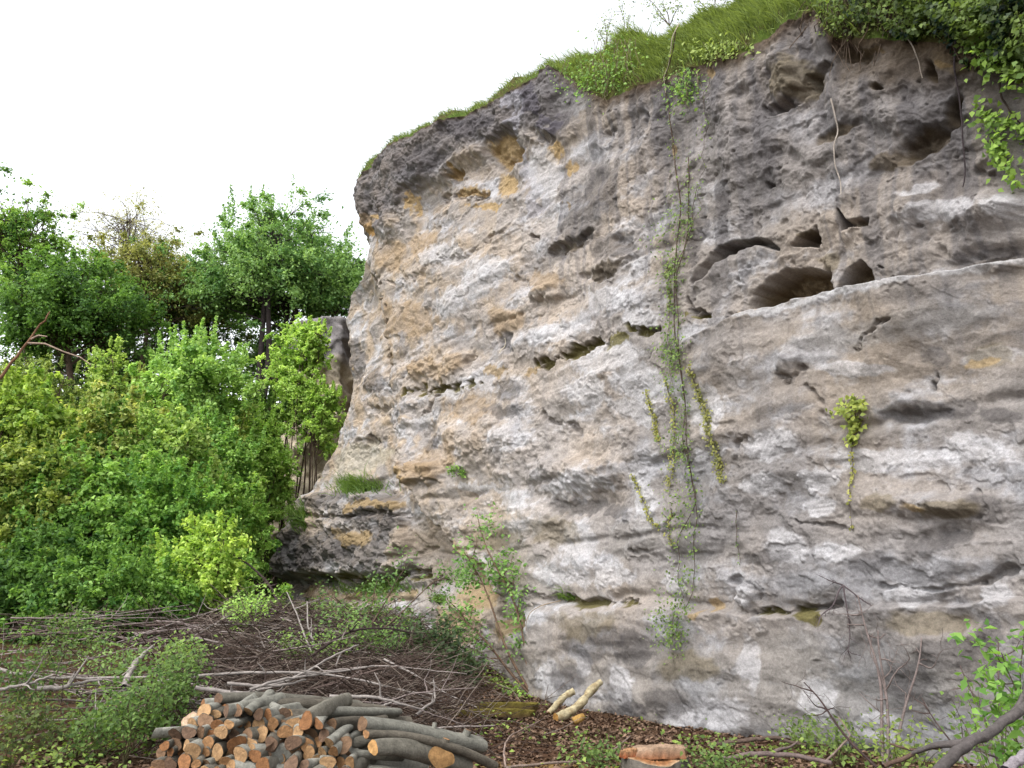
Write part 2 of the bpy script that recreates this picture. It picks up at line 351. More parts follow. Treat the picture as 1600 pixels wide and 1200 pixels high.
    tg = (ss(850, 1150, px)*ss(560, 800, py)*.35)[:, None]; base = base*(1-tg)+g(156, 153, 151)*tg
    tg = (ss(1130, 1080, py*1.0)*0+ss(980, 1060, py)*.35)[:, None]; base = base*(1-tg)+g(140, 138, 130)*tg
    bd = fbm(S*.25, Z*3.2+.5*c.nz, 4, 111)[:, None]; base = base*(1+.16*np.clip(bd, -1, 1)); st_ = (ss(.05, .5, fbm(S*5, Z*.30, 3, 115))*(.18+.42*ss(620, 350, py)*ss(780, 900, px)))[:, None]; base = base*(1-st_)+g(128, 122, 118)*st_*.9
    c.C = base*(1.0+.32*ss(1150, 850, px)*ss(150, 350, py))[:, None]*np.array([.965, 1.0, 1.10])
    T = c.tint; DK = (96, 92, 92); WH = (222, 220, 222); OC = (196, 164, 108); TAN = (178, 152, 118); BR = (104, 88, 66)
    T(c.poly([(530, 270), (560, 385), (615, 360), (650, 320), (700, 280), (740, 235), (800, 215), (850, 205), (905, 190), (890, 110), (850, 90), (600, 200)], 44), (116, 111, 112), .8, .5)
    T(c.blob(680, 260, 60, 30, -30), (92, 88, 90), .6); T(c.blob(745, 200, 60, 26, -25), (94, 90, 94), .7); T(c.line([(840, 150), (858, 195)], 22), (92, 88, 98), .7)
    T(c.line([(815, 160), (822, 240), (838, 330)], 16), (178, 176, 184), .6, .4); T(c.blob(900, 160, 30, 30), (150, 146, 146), .8)
    T(c.blob(560, 318, 18, 26), (120, 96, 80), .5); T(c.poly([(555, 372), (590, 348), (592, 368), (565, 384)], 8), (190, 150, 90), .9)
    for b in [(790, 238, 34, 30, -40), (785, 290, 22, 34, 0), (720, 272, 16, 18, 0), (735, 298, 36, 8, -15), (868, 232, 18, 34, 30), (890, 258, 16, 18, 0), (760, 320, 40, 8, 0), (655, 320, 10, 30, 0), (605, 336, 12, 12, 0), (885, 318, 6, 6, 0)]:
        T(c.blob(*b), OC, .75, .6)
    for b in [(670, 385, 36, 26, 0), (620, 400, 40, 40, 0), (590, 350, 30, 14, -10), (640, 500, 70, 40, 0), (590, 480, 20, 50, 0), (690, 575, 60, 24, -8), (800, 500, 60, 30, 0), (850, 440, 50, 26, 0), (665, 740, 46, 24, 0), (690, 720, 60, 40, 0), (740, 640, 60, 30, 0), (610, 560, 14, 80, 0)]:
        T(c.blob(*b), TAN, .6, .6)
    for b in [(720, 470, 60, 26, -30), (760, 430, 60, 40, -20), (700, 400, 50, 30, 0), (850, 270, 36, 70, 0), (650, 665, 56, 20, -20), (760, 600, 20, 30, 0), (720, 610, 50, 14, -20), (960, 560, 90, 40, -10), (1010, 600, 60, 50, 0),
              (880, 520, 80, 26, -10), (960, 470, 60, 30, 0), (1020, 500, 50, 26, 0), (1000, 640, 60, 30, 0), (930, 610, 50, 60, 0), (1230, 486, 60, 8, -14), (1340, 465, 70, 7, -12), (1500, 432, 110, 6, -10),
              (1400, 720, 150, 34, -4), (1530, 700, 90, 40, 0), (1300, 750, 60, 30, 0), (1230, 700, 70, 36, -6), (1290, 790, 40, 26, 0), (1210, 760, 50, 30, 0), (1330, 860, 60, 26, 0), (1240, 860, 50, 40, 0), (1440, 930, 60, 24, 0), (1570, 930, 40, 30, 0),
              (900, 850, 40, 60, 0), (880, 900, 70, 26, 0), (960, 900, 60, 30, 0), (1060, 920, 26, 34, 0), (900, 760, 90, 14, -5), (760, 760, 60, 12, 0), (1010, 780, 30, 60, 0), (990, 1070, 26, 50, -15), (925, 1030, 20, 40, 0), (870, 1060, 40, 40, 0), (1150, 1110, 60, 40, 0), (1080, 1120, 40, 30, 0),
              (1290, 1090, 60, 60, 0), (1380, 1130, 60, 40, 0), (1180, 935, 20, 24, 0), (1190, 1040, 20, 60, 0), (1480, 330, 90, 26, -10), (1560, 560, 60, 24, -10), (1350, 580, 90, 16, 0), (1120, 640, 60, 50, 0), (1570, 320, 40, 30, 0), (1440, 300, 50, 14, -20)]:
        T(c.blob(*b), WH, .55, .7)
    for b in [(790, 535, 22, 28, 0), (795, 610, 36, 24, 0), (790, 640, 60, 16, 0), (560, 860, 60, 50, 0), (500, 860, 80, 44, -20), (580, 800, 50, 60, 10), (505, 780, 50, 20, -10), (600, 830, 24, 50, 0), (460, 860, 40, 50, 0), (560, 690, 20, 18, 0), (680, 690, 26, 16, 0),
              (900, 790, 70, 20, -5), (960, 800, 40, 20, 0), (570, 590, 30, 34, 0), (535, 560, 14, 60, 0), (940, 1000, 90, 50, 0), (900, 1060, 50, 30, 0), (1010, 1010, 40, 50, 0), (1060, 1100, 60, 40, 0), (1000, 1110, 60, 24, 0), (910, 340, 60, 70, -30), (950, 300, 50, 60, -20),
              (960, 390, 60, 30, -10), (1100, 380, 16, 70, 0), (1130, 330, 18, 90, 0), (1440, 650, 90, 18, -6), (1500, 640, 50, 30, 0), (1480, 560, 40, 30, -20), (1210, 870, 60, 20, 0), (1490, 850, 80, 26, -8), (1380, 880, 70, 26, 0), (1550, 800, 50, 40, 0), (1570, 650, 50, 20, 0), (1430, 1060, 70, 50, 0), (1500, 1020, 90, 40, 0), (1570, 990, 30, 40, 0),
              (1550, 395, 60, 14, -8), (1470, 210, 50, 50, 0), (1330, 200, 60, 30, 0), (1480, 130, 80, 26, 0), (500, 540, 30, 30, 0)]:
        T(c.blob(*b), DK, .62, .65)
    for b in [(930, 975, 80, 30, 0), (1500, 800, 70, 26, 0), (1400, 790, 50, 20, 0), (1100, 1040, 80, 36, 0), (1470, 970, 110, 30, 0), (1560, 560, 50, 30, -10), (860, 830, 60, 40, 0), (770, 840, 60, 30, 0), (1300, 410, 30, 20, 0), (1510, 100, 60, 30, 0), (1250, 130, 60, 50, 0)]:
        T(c.blob(*b), (128, 114, 84), .55, .6)
    for b in [(775, 582, 22, 12, 0), (835, 580, 20, 8, -15), (1130, 950, 24, 14, 0), (1105, 970, 20, 10, 0), (1165, 492, 12, 8, 0), (1200, 480, 14, 10, 0), (1350, 445, 22, 10, -10), (1275, 455, 22, 10, -10), (1450, 800, 30, 10, 0), (1545, 570, 40, 12, -10), (560, 930, 120, 14, 0), (470, 925, 40, 16, 0), (730, 930, 60, 40, 0), (780, 980, 30, 30, 0),
              (1370, 85, 40, 7, 5), (1490, 105, 18, 8, 0), (550, 840, 50, 24, 0), (580, 790, 60, 12, 0), (720, 880, 30, 60, -30), (700, 980, 70, 50, 0), (1120, 120, 10, 12, 0), (1060, 240, 8, 20, 0), (520, 575, 10, 18, 0), (640, 745, 26, 20, 0)]:
        T(c.blob(*b), (184, 156, 108), .65, .65)
    T(c.poly([(508, 700), (560, 690), (600, 700), (560, 730), (510, 760), (500, 730)], 14), (206, 196, 176), .7, .4)
    T(c.blob(640, 860, 60, 60, 20), (176, 160, 142), .7, .5); T(c.blob(660, 900, 70, 30, 0), (170, 158, 142), .6, .5)
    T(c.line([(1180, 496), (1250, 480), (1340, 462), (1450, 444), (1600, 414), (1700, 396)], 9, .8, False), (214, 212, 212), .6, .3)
    for b in [(1400, 520, 240, 34, -10), (1000, 840, 70, 50, 0), (1250, 1010, 90, 40, 0)]: T(c.blob(*b), (162, 156, 150), .6, .35)
    # mossy green-brown crust in the grooves
    MO = (112, 104, 46)
    for l, wd in [([(650, 612), (700, 607), (745, 598)], 9), ([(845, 572), (870, 562), (905, 548), (950, 538), (1000, 530)], 10), ([(1000, 516), (1050, 518)], 10), ([(880, 938), (1000, 948)], 7), ([(1200, 955), (1300, 968)], 9), ([(1090, 495), (1130, 505)], 8), ([(490, 905), (640, 905)], 10)]:
        T(c.line(l, wd), MO, .85, .5)
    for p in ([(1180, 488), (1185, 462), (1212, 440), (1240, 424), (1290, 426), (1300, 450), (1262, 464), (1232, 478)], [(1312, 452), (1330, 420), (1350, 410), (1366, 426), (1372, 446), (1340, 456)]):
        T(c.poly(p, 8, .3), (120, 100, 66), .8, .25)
    # soil lip under the turf
    edge = ztop(S)-Z
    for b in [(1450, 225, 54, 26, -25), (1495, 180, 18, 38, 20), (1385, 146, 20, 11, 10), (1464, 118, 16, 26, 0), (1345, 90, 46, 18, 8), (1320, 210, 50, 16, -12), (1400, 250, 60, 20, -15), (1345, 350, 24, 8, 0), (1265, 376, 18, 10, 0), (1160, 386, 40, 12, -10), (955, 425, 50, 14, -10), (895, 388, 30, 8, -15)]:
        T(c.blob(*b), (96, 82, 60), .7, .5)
    m = (ss(.30, .02, edge+.10*c.nz)*ss(860, 900, px)*.8+ss(.10, .0, edge+.03*c.nz)*.7*ss(900, 860, px))[:, None]; c.C = c.C*(1-m)+g(96, 78, 58)*m
    m = (ss(.95, .2, edge+.25*c.nz)*ss(1290, 1330, px)*.75)[:, None]; c.C = c.C*(1-m)+g(84, 70, 52)*m
    c.C *= (1+.10*c.nf)[:, None]
    c.C = np.clip(c.C, .01, 1)
    return c.D.reshape(c.shape), c.C.reshape(c.shape+(3,))

def corner_setback(s, z):
    e = scorner(z)-s; r = .35
    return np.where(e < r, r-np.sqrt(np.maximum(r*r-(r-np.clip(e, 0, r))**2, 0)), 0)
def surf(s, z, extra=0.0):
    s = np.atleast_1d(np.asarray(s, float)); z = np.atleast_1d(np.asarray(z, float))
    D, _ = cliff_fields(s, z); return wallP(s, z, D-corner_setback(s, z)+extra)
def on_wall(px, py, extra=0.03):
    s, z = wall_uv(np.asarray(px, float), np.asarray(py, float)); return surf(s, z, extra)

nu, nv = 1180, 860
q = np.linspace(0, 1, nu); q = q**1.0
uu = np.linspace(0, 1, nu); uu = (np.exp(1.0*uu)-1)/(math.e-1)     # finer at the near end
uu = np.concatenate([np.linspace(-.35, 0, 60)[:-1]*1.0, uu])        # beyond the right edge of the view
vv = np.linspace(0, 1, nv)
S_N = -3.2
U, V_ = np.meshgrid(uu, vv)
Sg = S_N+np.maximum(U, 0)*14+np.minimum(U, 0)*16
Zg = -.6+V_*(ztop(Sg)+.6)
sc_ = scorner(Zg)
Sg = np.where(U > 0, S_N+U*(sc_-S_N), S_N+U*16)
Zg = -.6+V_*(ztop(Sg)+.6)
Dg, Cg = cliff_fields(Sg, Zg)
Pg = wallP(Sg, Zg, Dg-corner_setback(Sg, Zg))
# side face running back from the corner
nb = 70; bb = (np.linspace(0, 1, nb+1)[1:])**1.6*26
Pc = Pg[:, -1]; zc = Zg[:, -1]
Bx = np.broadcast_to(bb[None], (nv, nb)); Zs = np.broadcast_to(zc[:, None], (nv, nb))
dn = (.25*fbm(Bx*.4, Zs*.6, 4, 3)+.08*bil(Bx*1.2, Zs*1.7, 3, 6))*ss(0, 1, Bx)
Ps = Pc[:, None]+Bx[..., None]*np.array([BACK[0], BACK[1], 0])+dn[..., None]*np.array([-BACK[1], BACK[0], 0])
Cs = lin((140, 128, 112))*(1+.3*fbm(Bx, Zs*2, 4, 12))[..., None]; k_ = ss(0, 1.2, Bx)[..., None]
Cs = Cg[:, -1][:, None]*(1-k_)+Cs*k_
PP = np.concatenate([Pg, Ps], 1); CC = np.concatenate([Cg, Cs], 1)
H, W_ = PP.shape[:2]; I = np.arange(H*W_).reshape(H, W_)
Q = np.stack([I[:-1, :-1], I[1:, :-1], I[1:, 1:], I[:-1, 1:]], -1).reshape(-1, 4)
cl = mk('cliff', PP.reshape(-1, 3), Q, M_ROCK, CC.reshape(-1, 3)); setattrs(cl, 'tall weathered pale limestone quarry face with grey stains and ochre scars', 'cliff', kind='structure')
TOPEDGE = PP[-1].copy()

# grassy ground on top of the cliff
SILPX = pl([(540, 306), (622, 240), (740, 184), (820, 143), (868, 105), (930, 84), (1000, 52), (1060, 38), (1150, 16), (1250, -30), (1600, -110), (2300, -200)])
SHIFT = -.9
_bs, _bz = wall_uv(SILPX[:, 0], SILPX[:, 1], SHIFT); _o = np.argsort(_bs); _bs, _bz = _bs[_o], _bz[_o]
idx = np.unique(np.concatenate([np.linspace(0, W_-1, 420).astype(int)])); E = TOPEDGE[idx]
sE = (E[:, 0]-A0[0])*DV[0]+(E[:, 1]-A0[1])*DV[1]
zr = np.maximum(np.interp(sE, _bs, _bz), E[:, 2]+.02)
B0 = np.array([BACK[0], BACK[1], 0])
def bank_point(k, b):          # b 0..1 on the steep bank, >1 metres behind it
    w_ = .9/ -float(np.dot(NV, BACK))
    e = E[k]; t = np.minimum(b, 1); back = np.maximum(b-1, 0)
    z = e[..., 2]+(zr[k]-e[..., 2])*(t**.8)+.10*back/(1+back*.03)
    P = e+B0*(t*w_+back)[..., None]; P[..., 2] = z
    P[..., 2] += (.16*fbm(P[..., 0]*1.5, P[..., 1]*1.5, 3, 2))*np.minimum(b*3, 1)
    return P
bl = np.concatenate([np.linspace(0, 1, 14), 1+np.linspace(.05, 1, 22)**2.5*36])
K, Bq = np.meshgrid(np.arange(len(idx)), bl); PB = bank_point(K, Bq)
PB[0, :, 2] -= .01
H2, W2 = PB.shape[:2]; I = np.arange(H2*W2).reshape(H2, W2); Q = np.stack([I[:-1, :-1], I[1:, :-1], I[1:, 1:], I[:-1, 1:]], -1).reshape(-1, 4)
tt = ss(-.3, .5, fbm(PB[..., 0]*1.3, PB[..., 1]*1.3+PB[..., 2], 3, 15))[..., None]
cb = lin((90, 84, 52))*(1-tt)+lin((84, 104, 44))*tt
o = mk('grass_bank', PB.reshape(-1, 3), Q, M_SOIL, cb.reshape(-1, 3)); setattrs(o, 'grassy turf bank along the top of the quarry face', 'bank', kind='structure')

# ------------------------------------------------------------------ ground
CX, CY = float(Pg[0, -1, 0]), float(Pg[0, -1, 1])
def hgt(x, y):
    x = np.asarray(x, float); y = np.asarray(y, float)
    yy = y+np.maximum(0, -x-3)*.42-.25*np.maximum(0, -x-14); st = 19.5+8*ss(-12, -6.5, x)
    h = .9*ss(9.5, 16.5, yy)*ss(1.2, -2.0, x)+8.0*ss(0, 1, (yy-st)/(39.5-st))*ss(-4.0, -8.0, x-.1*(y-20))
    h = h+.35*ss(14, 19, y)*ss(-.5, -3, x)
    h = h+.05*fbm(x*.8, y*.8, 4, 4)+.02*fbm(x*4, y*4, 3, 6)
    return h
def axis(a, b, n, p0, dense):
    t = np.linspace(-1, 1, n); f = np.sign(t)*np.abs(t)**2.4
    return np.where(f < 0, p0+f*(p0-a), p0+f*(b-p0))
gx = axis(-300, 300, 420, 0, 1); gy = axis(-200, 500, 520, 13, 1)
GXX, GYY = np.meshgrid(gx, gy); GZ = hgt(GXX, GYY)
G = np.stack([GXX, GYY, GZ], -1); H3, W3 = G.shape[:2]; I = np.arange(H3*W3).reshape(H3, W3)
Q = np.stack([I[:-1, :-1], I[:-1, 1:], I[1:, 1:], I[1:, :-1]], -1).reshape(-1, 4)
t1 = ss(-.3, .4, fbm(GXX*.9, GYY*.9, 4, 21)); t2 = ss(16, 22, GYY-.4*GXX)
cgd = lin((98, 74, 58))*(1-t1)[..., None]+lin((80, 64, 46))*t1[..., None]
cgd = cgd*(1-t2)[..., None]+lin((62, 76, 34))*t2[..., None]
t3 = (ss(.9, .2, np.hypot((GXX-.6)/1.6, (GYY-9.7)/.5))*.8)[..., None]; cgd = cgd*(1-t3)+lin((176, 144, 92))*t3
o = mk('ground', G.reshape(-1, 3), Q, M_SOIL, cgd.reshape(-1, 3)); setattrs(o, 'brown leaf strewn quarry floor rising to a wooded slope', 'ground', kind='structure')

# rock outcrop standing behind the buttress
def outcrop():
    n1, n2 = 120, 160; th = np.linspace(0, 2*math.pi, n1); zz = np.linspace(1, 11.3, n2); T_, Z_ = np.meshgrid(th, zz)
    c = at(506, 560, 31); R = 1.0/np.maximum(np.abs(np.cos(T_)), np.abs(np.sin(T_)))**.6+.04*(10-Z_)+.16*fbm(np.cos(T_)*1.2, Z_*.9+np.sin(T_), 4, 5)+.07*fbm(np.cos(T_)*3+Z_*2, np.sin(T_)*3+Z_, 5, 7, .65)+.10*ss(-.05, .05, noise(np.cos(T_)*1.5, Z_*1.4, 8))
    R = R*np.where(Z_ > 11.0, np.maximum(1-((Z_-11.0)/.3)**4, .0), 1)
    R[-1] = 0.02
    P = np.stack([c[0]+R*np.cos(T_)*1.0, c[1]+R*np.sin(T_)*1.6, Z_+.15*np.cos(T_)], -1)
    I = np.arange(n1*n2).reshape(n2, n1); Q = np.stack([I[:-1, :-1], I[:-1, 1:], I[1:, 1:], I[1:, :-1]], -1).reshape(-1, 4)
    t = ss(8.9, 9.7, Z_+.5*fbm(np.cos(T_)*2, Z_, 3, 9))[..., None]; C = lin((236, 220, 194))*(1-t)+lin((160, 154, 154))*t
    C = C*(1+.35*fbm(np.cos(T_)*4, Z_*3, 5, 2, .65))[..., None]
    o = mk('rock_outcrop', P.reshape(-1, 3), Q, M_ROCK, C.reshape(-1, 3)); setattrs(o, 'grey capped rock outcrop half hidden behind the buttress of the quarry face', 'rock', kind='structure')
outcrop()
# ------------------------------------------------------------------ plants
GREY = (112, 102, 96); BROWN = (84, 70, 60); DARKB = (58, 48, 42)
def nrm(v): return v/(np.linalg.norm(v, axis=-1, keepdims=True)+1e-9)
def curve(a, b, n=8, wob=.1, sag=0, rng=None):
    a = np.asarray(a, float); b = np.asarray(b, float); t = np.linspace(0, 1, n)[:, None]; L = np.linalg.norm(b-a)
    o = np.zeros((n, 3)); 
    for k in range(1, 4): o += np.sin(t*math.pi*k+rng.uniform(0, 6))*rng.normal(size=3)[None]*L*wob/k/2
    o -= o[0]*(1-t)+o[-1]*t
    o[:, 2] += (np.sin(t[:, 0]*math.pi))*sag*L
    return a+(b-a)*t+o
def crown_clumps(rng, cen, rad, n, r0, lower=-.55, shell=.55):
    out = []
    while len(out) < n:
        d = nrm(rng.normal(size=3)); 
        if d[2] < lower: continue
        k = rng.uniform(shell, 1.0)**.7*(1+.34*noise(d[0]*1.9+cen[0], d[2]*1.9+d[1]+cen[1], 5)+.08*rng.normal())
        out.append((np.array(cen)+d*np.array(rad)*k, r0*rng.uniform(.6, 1.3)))
    return out
def clump_leaves(rng, clumps, cen, per, size, c1, c2, flat=.6, aspect=.6, droop=.2):
    Ps, Ns, Ts = [], [], []
    for c, r in clumps:
        n = max(4, int(per*rng.uniform(.5, 1.4))); d = nrm(rng.normal(size=(n, 3))); k = np.abs(rng.normal(0, .62, n))
        an = rng.uniform(.55, 1.45, 3); tilt = rng.normal(0, .35, 2)
        p = d*k[:, None]*r*an; p[:, 2] = p[:, 2]*flat*1.25+p[:, 0]*tilt[0]+p[:, 1]*tilt[1]-droop*r*(np.hypot(d[:, 0], d[:, 1])*k)**2
        p += .22*r*nrm(np.stack([noise(p[:, 0]*3/r+c[0], p[:, 2]*3/r, 3), noise(p[:, 1]*3/r, p[:, 2]*3/r+c[1], 5), noise(p[:, 0]*3/r, p[:, 1]*3/r, 7)], 1))
        Ps.append(c+p); o = nrm(c-np.array(cen)); Ns.append(d*.35+o*.35+np.array([0, 0, .7])+rng.normal(0, .75, (n, 3))); Ts.append(np.full(n, rng.uniform(-.1, 1.1)))
    return leaves(np.vstack(Ps), np.vstack(Ns), size, rng, c1, c2, aspect, tint=np.concatenate(Ts))
def tree(seed, label, base, cen, rad, nclump, cr, per, lsize, c1, c2, stems=1, tr=.16, bark=BROWN, lower=-.55, shell=.5, name='tree', cat='tree', group=None, flat=.6, extra=None, spread=.5, twigs=True, droop=.2, spikes=0):
    rng = np.random.RandomState(seed); base = np.array(base, float); cen = np.array(cen, float); rad = np.array(rad, float)
    e = empty(name, base, label, cat, group)
    cl = crown_clumps(rng, cen, rad, nclump, cr, lower, shell)
    if extra: cl += [(np.array(p, float), r) for p, r in extra]
    shoots = []
    for i in range(spikes*3):         # upright leading shoots
        a = rng.uniform(0, 6.28); k = rng.uniform(0, .95)**.6; p = cen+np.array([math.cos(a)*rad[0]*k, math.sin(a)*rad[1]*k, rad[2]*(1-k*k)**.5*.85])
        shoots.append((p, p+np.array([math.cos(a)*.25*k, math.sin(a)*.25*k, 1])*cr*rng.uniform(1.2, 2.6)))
    ac = Acc(); pts = []
    for s in range(stems):
        a = rng.uniform(0, 6.28); off = np.array([math.cos(a), math.sin(a), 0])*(0 if stems == 1 else .25+tr)
        top = cen+np.array([math.cos(a)*rad[0], math.sin(a)*rad[1], 0])*(0.1 if stems == 1 else spread)+np.array([0, 0, rad[2]*.35])
        P = curve(base+off-np.array([0, 0, .3]), top, 12, .05, 0, rng)
        V, Q = tube(P, np.linspace(tr, tr*.3, 12), 7); ac.add(V, Q, lin(bark)*rng.uniform(.8, 1.2)); pts.append(P)
    allp = np.vstack([p[3:] for p in pts])
    for c, r in cl:
        d = np.linalg.norm(allp-c, axis=1)+.8*np.maximum(0, allp[:, 2]-c[2]+.2)
        a = allp[rng.choice(np.argsort(d)[:4])]
        P = curve(a, c, 6, .12, .05, rng); V, Q = tube(P, np.linspace(tr*.28, tr*.05, 6), 4); ac.add(V, Q, lin(bark))
        if twigs:
            for _ in range(3):
                P2 = curve(P[3], c+rng.normal(size=3)*r*.7, 4, .1, 0, rng); V, Q = tube(P2, np.linspace(tr*.1, tr*.03, 4), 3); ac.add(V, Q, lin(bark))
    t_ = ac.build('trunk' if cat == 'tree' else 'stem', M_BARK, e, True, base)
    cl2 = []
    for c, r in cl:      # break every clump into a few offset tufts
        cl2.append((c, r))
        for _ in range(2): cl2.append((c+rng.normal(0, .95, 3)*r*np.array([1, 1, .8]), r*rng.uniform(.3, .7)))
    V, Q, C = clump_leaves(rng, cl2, cen, per*.55, lsize, c1, c2, flat, droop=droop)
    if shoots:
        Ps = []
        for p, q_ in shoots:
            t = rng.uniform(0, 1, 70)[:, None]; Ps.append(p+(q_-p)*t+rng.normal(0, 1, (70, 3))*cr*.17*(1.1-t))
        Ps = np.vstack(Ps); V2, Q2, C2 = leaves(Ps, rng.normal(0, .8, Ps.shape)+[0, 0, .4], lsize, rng, c1, c2); Q = np.vstack([Q, Q2+len(V)]); V = np.vstack([V, V2]); C = np.vstack([C, C2])
    mk('crown' if cat == 'tree' else 'foliage', V, Q, M_LEAF, C, e, False, base)
    return e
def on_ground(px, Y):
    x = float(at(px, 800, Y)[0]); return np.array([x, Y, float(hgt(x, Y))])
def ptree(seed, label, tpx, Y, cpx, cpy, rx, ry, **k):
    k['per'] = int(k['per']*1.25); k['lsize'] *= .85; k['nclump'] = int(k['nclump']*1.2)
    """crown centre and half sizes read off the photograph at distance Y"""
    c = at(cpx, cpy, Y); m = Y/F*1.03; b = on_ground(tpx, Y); b[0] = at(tpx, 700, Y)[0]
    return tree(seed, label, b, c, (rx*m, rx*m*.8, ry*m), **k)
def shrub(seed, label, cpx, cpy, rx, ry, Y, c1, c2, n=60, per=110, ls=.10, cr=None, **k):
    if cpx < 380: rx *= 1.18; ry *= 1.18
    n = int(n*1.25); ls *= .92; per = int(per*1.15)
    c = at(cpx, cpy, Y); m = Y/F*1.03; b = np.array([c[0], Y, 0.]); b[2] = hgt(b[0], b[1])
    # keep the foliage over the slope
    cr = cr or min(rx, ry)*m*.30
    cr *= .85; k.setdefault('spikes', 5)
    a = dict(stems=4, tr=.03, name='shrub', cat='shrub', lower=-.95, shell=.2, spread=.6, twigs=False); a.update(k)
    return tree(seed, label, b, c, (rx*m, rx*m*.8, ry*m), nclump=n, cr=cr, per=per, lsize=ls, c1=c1, c2=c2, **a)

DG = ((58, 94, 36), (112, 150, 58)); MG = ((70, 112, 40), (124, 162, 66)); LG = ((96, 142, 48), (160, 200, 90)); LIME = ((116, 158, 56), (170, 204, 96)); BG = ((78, 122, 62), (126, 166, 92)); OL = ((88, 100, 46), (146, 150, 78))
# --- tall trees on the rim of the quarry
TG = 'tall trees along the quarry rim'
ptree(1, 'tall broadleaf tree with loose leafy top at the far left edge', 40, 34, 20, 430, 100, 160, nclump=110, cr=.5, per=120, lsize=.17, c1=(66,108,40), c2=(128, 168, 66), tr=.16, group=TG, shell=.25)
ptree(2, 'sparse tree with thin pale tan catkins against the white sky', 152, 40, 192, 366, 92, 66, nclump=80, cr=.7, per=30, lsize=.10, c1=(120, 126, 96), c2=(176, 176, 146), tr=.10, bark=(104, 92, 84), group=TG, shell=.3)
ptree(3, 'olive brown leaved tree between the sparse tree and the big dark crown', 218, 37, 238, 455, 92, 84, nclump=100, cr=.7, per=130, lsize=.14, c1=OL[0], c2=OL[1], tr=.15, group=TG, shell=.3)
e4 = ptree(4, 'largest rim tree, broad blue green dome on several dark trunks', 402, 36, 428, 432, 122, 108, nclump=170, cr=.75, per=200, lsize=.16, c1=BG[0], c2=BG[1], stems=4, tr=.17, bark=(66, 58, 58), group=TG, shell=.4, lower=-.5, spread=.45, spikes=6)
ptree(5, 'dark dense tree below the sparse tree at the left', 110, 32, 110, 495, 105, 82, nclump=130, cr=.7, per=190, lsize=.16, c1=(52, 90, 34), c2=(96, 140, 52), tr=.15, group=TG, shell=.3)
ptree(6, 'dark green tree filling the gap left of the big trunks', 310, 40, 318, 480, 80, 95, nclump=110, cr=.8, per=150, lsize=.16, c1=(56, 92, 44), c2=(98, 138, 66), tr=.15, group=TG, shell=.3)
ptree(7, 'pale green rim tree just left of the rock nose', 525, 38, 520, 455, 50, 72, nclump=60, cr=.7, per=150, lsize=.15, c1=BG[0], c2=(112, 152, 84), tr=.12, group=TG, shell=.3)
ptree(8, 'dark leafy tree standing in shade under the olive brown tree', 200, 42, 190, 575, 180, 66, nclump=110, cr=.9, per=130, lsize=.18, c1=(34, 58, 26), c2=(70, 100, 44), tr=.16, group=TG, shell=.2, lower=-1)
ptree(9, 'dark small tree behind the group of trunks right of centre of the wood', 480, 46, 460, 560, 110, 46, nclump=70, cr=.9, per=120, lsize=.18, c1=(36, 60, 28), c2=(72, 104, 46), tr=.14, group=TG, shell=.2, lower=-1)
# --- young trees and shrubs on the slope
SG = 'young trees and shrubs on the quarry slope'
def S(*a, **k): k['group'] = SG; return shrub(*a, **k)
S(20, 'light green young tree with pointed shoots in front of the dark trunks', 300, 628, 78, 84, 24.5, (100, 146, 62), (148, 188, 92), n=110, per=130, ls=.13, spikes=9, tr=.05, name='young_tree', cat='tree')
S(21, 'tall bright lime green sapling leaning along the rock outcrop', 462, 600, 44, 100, 27.5, *LIME, n=90, per=120, ls=.11, spikes=6, tr=.04, name='young_tree', cat='tree')
S(22, 'bright lime shrub squeezed between outcrop and buttress', 508, 655, 32, 60, 27, *LIME, n=60, per=120, ls=.10)
S(23, 'wide light green shrub under the tall lime sapling', 402, 735, 68, 84, 26.3, (104, 150, 50), (160, 200, 84), n=120, per=120, ls=.10, spikes=4)
S(24, 'mid green shrub touching the dark lower buttress', 340, 845, 58, 80, 22, (84, 134, 44), (146, 190, 78), n=100, per=120, ls=.10)
S(25, 'yellow green maple bush at the left edge under the dead branch', 28, 660, 60, 56, 19, (104, 142, 42), (164, 192, 76), n=90, per=80, ls=.14)
S(26, 'shrub with pinkish young leaf tips halfway up the slope', 170, 690, 66, 58, 21, (92, 132, 50), (164, 174, 92), n=80, per=90, ls=.13, spikes=3)
S(27, 'pale tipped maple shrub right of the pink tipped one', 262, 715, 66, 52, 20.5, (92, 136, 48), (156, 186, 92), n=80, per=90, ls=.13, spikes=3)
S(28, 'upright feathery sapling on the grassy crest at the left', 165, 590, 26, 52, 25, (110, 148, 56), (168, 196, 96), n=36, per=80, ls=.10, spikes=3)
S(29, 'second feathery sapling beside the light green young tree', 212, 625, 24, 46, 25.5, (116, 140, 60), (172, 186, 96), n=30, per=80, ls=.10, spikes=2)
S(30, 'lush mid green shrub in the middle of the left slope', 150, 800, 92, 66, 18.5, (76, 124, 42), (132, 176, 72), n=120, per=120, ls=.11)
S(31, 'broad green shrub at the left edge with yellowing leaves', 40, 770, 78, 66, 18, (66, 108, 34), (146, 164, 66), n=110, per=110, ls=.11)
S(32, 'dark green thicket bush at the lower left edge', 45, 925, 92, 74, 16.0, (48, 88, 32), (96, 140, 54), n=120, per=120, ls=.10)
S(33, 'deep green bush above the brushwood on the left', 160, 940, 84, 66, 15.6, (64, 110, 38), (116, 160, 62), n=100, per=120, ls=.09)
S(34, 'small golden green shrub glowing above the brush heap', 312, 888, 54, 66, 16.6, (118, 158, 46), (172, 202, 78), n=80, per=90, ls=.09, spikes=2)
S(35, 'mid green shrub behind the golden green one', 262, 800, 64, 60, 18.8, (72, 122, 40), (130, 178, 68), n=90, per=110, ls=.10)
